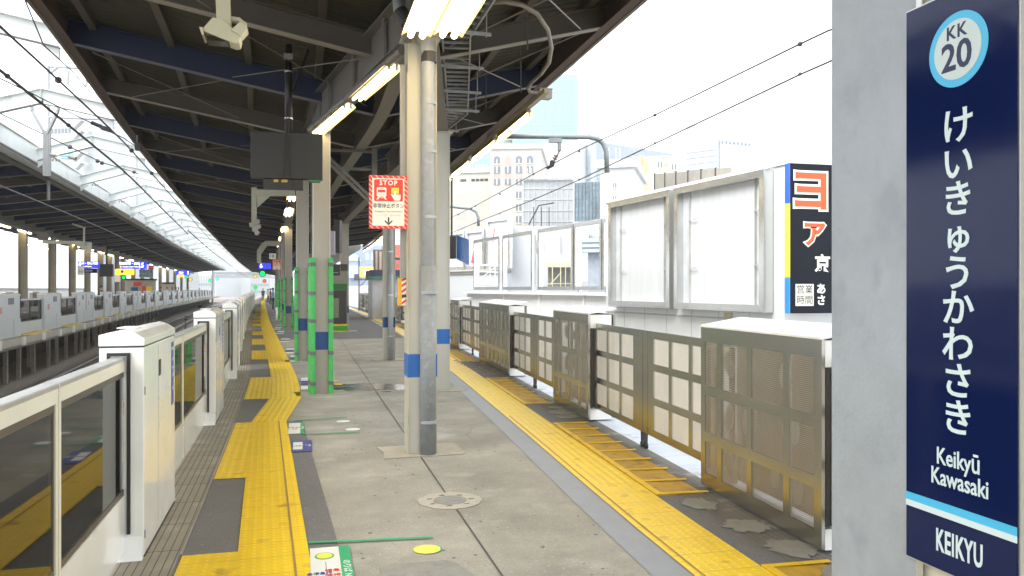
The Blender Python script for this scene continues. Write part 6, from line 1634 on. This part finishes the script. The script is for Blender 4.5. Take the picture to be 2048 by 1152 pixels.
# far things seen between the columns on the right
t, fx, fz, W, H = building('shopping_block', 'distant blue grey shopping block with an arched window between the columns', 685, 762, 490, 150, 150, 20, mat('blue grey panels', (.28, .33, .42), .5))
g = MB(); g.prism([(fx(709) + (fx(722) - fx(709)) * math.cos(k * math.pi / 10), fz(522) + (fx(722) - fx(709)) * math.sin(k * math.pi / 10)) for k in range(11)], 'y', -.1, -.01); g.build('arched_window', mat('pale aqua glass', (.42, .6, .62), .2), t)
for px in (731, 742): win(t, fx(px), fx(px + 7), fz(519), fz(506), MATS['pale aqua glass'])
g = MB(); g.box(fx(699), fx(718), -.6, -.05, fz(556), fz(531)); g.build('blue_white_sign', mat('blue white sign', (.35, .5, .8), .5, var=.6, scale=.5), t)
t = thing('orange_sign', 'glowing orange and white sign between the columns', 'sign', at(720, 554, 120)); g = MB(); g.box(0, 1.95, 0, .4, 0, 1.5); g.build('panel', mat('orange lit sign', (1, .35, .04), emit=1.3), t); g = MB(); g.box(.5, 1.6, -.05, -.01, .35, 1.1); g.build('white_glow', white_lit, t)
t = thing('red_sign', 'red and white sign boards right of the slim downpipe column', 'sign', at(786, 545, 60)); g = MB(); g.box(0, 1.1, 0, .3, 0, .9); g.box(0, 1.1, 0, .3, 1.15, 2.1); g.build('panel', mat('salmon red', (.62, .16, .12), .5, var=.3, scale=4), t); g = MB(); g.box(0, 1.1, -.03, .3, .92, 1.13); g.build('dark_band', dkgrey, t)
t = thing('tall_poster', 'tall brown and cream posters left of the slim downpipe column', 'sign', at(747, 548, 62)); g = MB(); g.box(0, 1.0, 0, .3, 0, 1.9); g.build('panel', mat('poster brown', (.16, .12, .11), .5), t); g = MB(); g.box(.15, .3, -.03, -.01, .1, 1.8); g.box(.45, .62, -.03, -.01, .1, 1.75); g.build('pale_figure', mat('poster cream', (.6, .5, .4), .5), t)
t = thing('station_booth', 'grey white booth with dark green edged roof between the downpipe column and the pipe column', 'booth', at(745, 0, 44).xy.to_3d()); g = MB(); g.box(0, 1.9, 0, 3, 0, 2.2); g.build('wall', mat('booth grey', (.5, .5, .52), .5), t); g = MB(); g.box(-.15, 2.1, -.3, 3.2, 2.35, 2.7); g.build('roof', mat('booth roof', (.03, .04, .08), .5), t); g = MB(); g.box(-.15, 2.1, -.32, 3.2, 2.205, 2.345); g.build('green_edge', mat('booth green', (.03, .2, .12), .5), t)
t = thing('aerial_stand', 'thin T shaped aerial stand in front of a pale wall between the columns', 'aerial', at(718, 580, 58)); g = MB(); g.tube([(0, 0, -1.5), (0, 0, 2.4)], .05, 6); g.tube([(-.35, 0, .75), (.75, 0, .75)], .05, 6); g.tube([(0, 0, .2), (.5, 0, .7)], .03, 6); [g.tube([(x_, 0, .75), (x_, 0, 1.2)], .03, 5) for x_ in (.15, .35, .5)]; g.box(-.35, -.05, -.05, .05, .8, 1.15); g.build('stand', steel_g, t)
t = thing('noise_wall', 'pale far wall along the right track seen between the columns', 'wall', (0, 0, 0)); sweep('wall', rectprof(RG, 4.3, 4.6, -3, 2.1), 56, 190, white_wall, t)
# left background through the gap
t, fx, fz, W, H = building('striped_tower', 'pale high rise with a dark strip of windows seen through the gap over the tracks', 190, 262, 130, 170, 169, 8, white_b)
for k in range(24):
    z = fz(205 + k * 9.6)
    g = MB(); [g.box(fx(220 + q * 6.2), fx(224.6 + q * 6.2), -.06, -.01, z - .62, z) for q in range(4)]; g.build('window_row', mat('tower window', (.24, .28, .33), .3), t)
g = MB(); g.box(fx(217.5), fx(245.5), -.009, -.001, 0, fz(195)); g.build('window_strip', mat('pale strip', (.46, .48, .50), .6), t)
t, fx, fz, W, H = building('stair_block', 'pale block with zigzag outside stairs seen through the gap over the tracks', 100, 198, 238, 108, 107, 6, white_b)
for k in range(5):
    z = fz(262 + k * 21); g = MB(); g.bar((fx(158), -1, z), (fx(176), -1, z + 1.2), .8, .18); g.bar((fx(176), -1, z + 1.2), (fx(190), -1, z + .9), .8, .18); g.build('stair_flight', mat('grey stairs', (.42, .44, .44), .6), t)
g = MB(); [g.box(fx(102 + q * 7), fx(107 + q * 7), -.05, -.01, fz(266), fz(256)) for q in range(6)]; g.build('window_row', glassw, t)
t = thing('water_tank', 'round pale blue tank beside the stairs behind the gap', 'tank', at(134, 318, 95)); g = MB(); g.tube([(0, 0, 0), (0, 0, 1.6)], .7, 16); g.ball((0, 0, 1.6), .7, n=14, sc=(1, 1, .4)); g.build('body', mat('pale blue tank', (.25, .5, .58), .4), t)
t, fx, fz, W, H = building('grey_house', 'grey block low behind the tie beams farther along the gap', 300, 335, 400, 200, 200, 20, mat('grey block wall', (.45, .47, .48), .6))
# far catenary portals and buildings at the vanishing end
pt0 = None
for i in range(10):
    y = 158 + i * 17; x0 = OG(y) + .2 - i * .8; x1 = G(y) + 3 + i
    t = thing('catenary_portal', f'thin pale lattice catenary portal across the tracks at the far end, {ORD[i]} in depth', 'catenary portal', ((x0 + x1) / 2, y, -1.3), 0, 'far lattice catenary portals'); w = (x1 - x0) / 2
    g = MB(); [g.box(s * w - .12, s * w + .12, -.12, .12, 0, 8) for s in (-1, 1)]; g.build('post', mat('pale far steel', (.20, .22, .23), .6), t)
    g = MB(); g.box(-w, w, -.08, .08, 7.0, 7.15); g.box(-w, w, -.08, .08, 7.8, 7.95)
    n_ = 14; [g.bar((-w + 2 * w * k / n_, 0, 7.1), (-w + 2 * w * (k + 1) / n_, 0, 7.85), .06, .06) if k % 2 else g.bar((-w + 2 * w * k / n_, 0, 7.85), (-w + 2 * w * (k + 1) / n_, 0, 7.1), .06, .06) for k in range(n_)]; g.build('lattice_beam', MATS['pale far steel'], t)
for i, (a_, b_, yt, d, sh) in enumerate([(385, 432, 549, 330, .62), (437, 470, 556, 380, .58), (470, 505, 548, 420, .64), (500, 540, 552, 360, .6)]):
    t, fx, fz, W, H = building('far_block', f'pale far building at the end of the tracks, {ORD[i]} from the left', a_, b_, yt, d, d, 30, mat('far pale facade %d' % i, (sh * .7, sh * .72, sh * .72), .6, var=.03, scale=.05))
    g = MB(); [g.box(fx(a_ + 3), fx(b_ - 3), -.1, -.01, z, z + 1.0) for z in [9 + q * 3 for q in range(int((H - 10) / 3))]]; g.build('window_band', mat('far window band', (.2, .24, .27), .5), t)

    g = MB(); n_ = int((b_ - a_) / 5); [g.box(fx(a_ + 2 + q * 5), fx(a_ + 3.4 + q * 5), -.25, -.11, 8, H - .6) for q in range(n_)]; g.build('pilaster', mat('pale grey pilaster', (.30, .33, .35), .5), t)

# ================================================================= AIR
g = MB(); g.box(-640, 640, -290, 940, -10, 75)
hz = bpy.data.materials.new('haze air'); hz.use_nodes = True
n, l = nodes_of(hz); n.remove(n['Principled BSDF'])
pv = n.new('ShaderNodeVolumePrincipled'); pv.inputs['Color'].default_value = (.95, .97, 1, 1); pv.inputs['Density'].default_value = .0006; pv.inputs['Anisotropy'].default_value = .3
l.new(pv.outputs[0], n['Material Output'].inputs['Volume'])
tag(g.build('haze', hz), kind='stuff')
scene.cycles.volume_bounces = 1
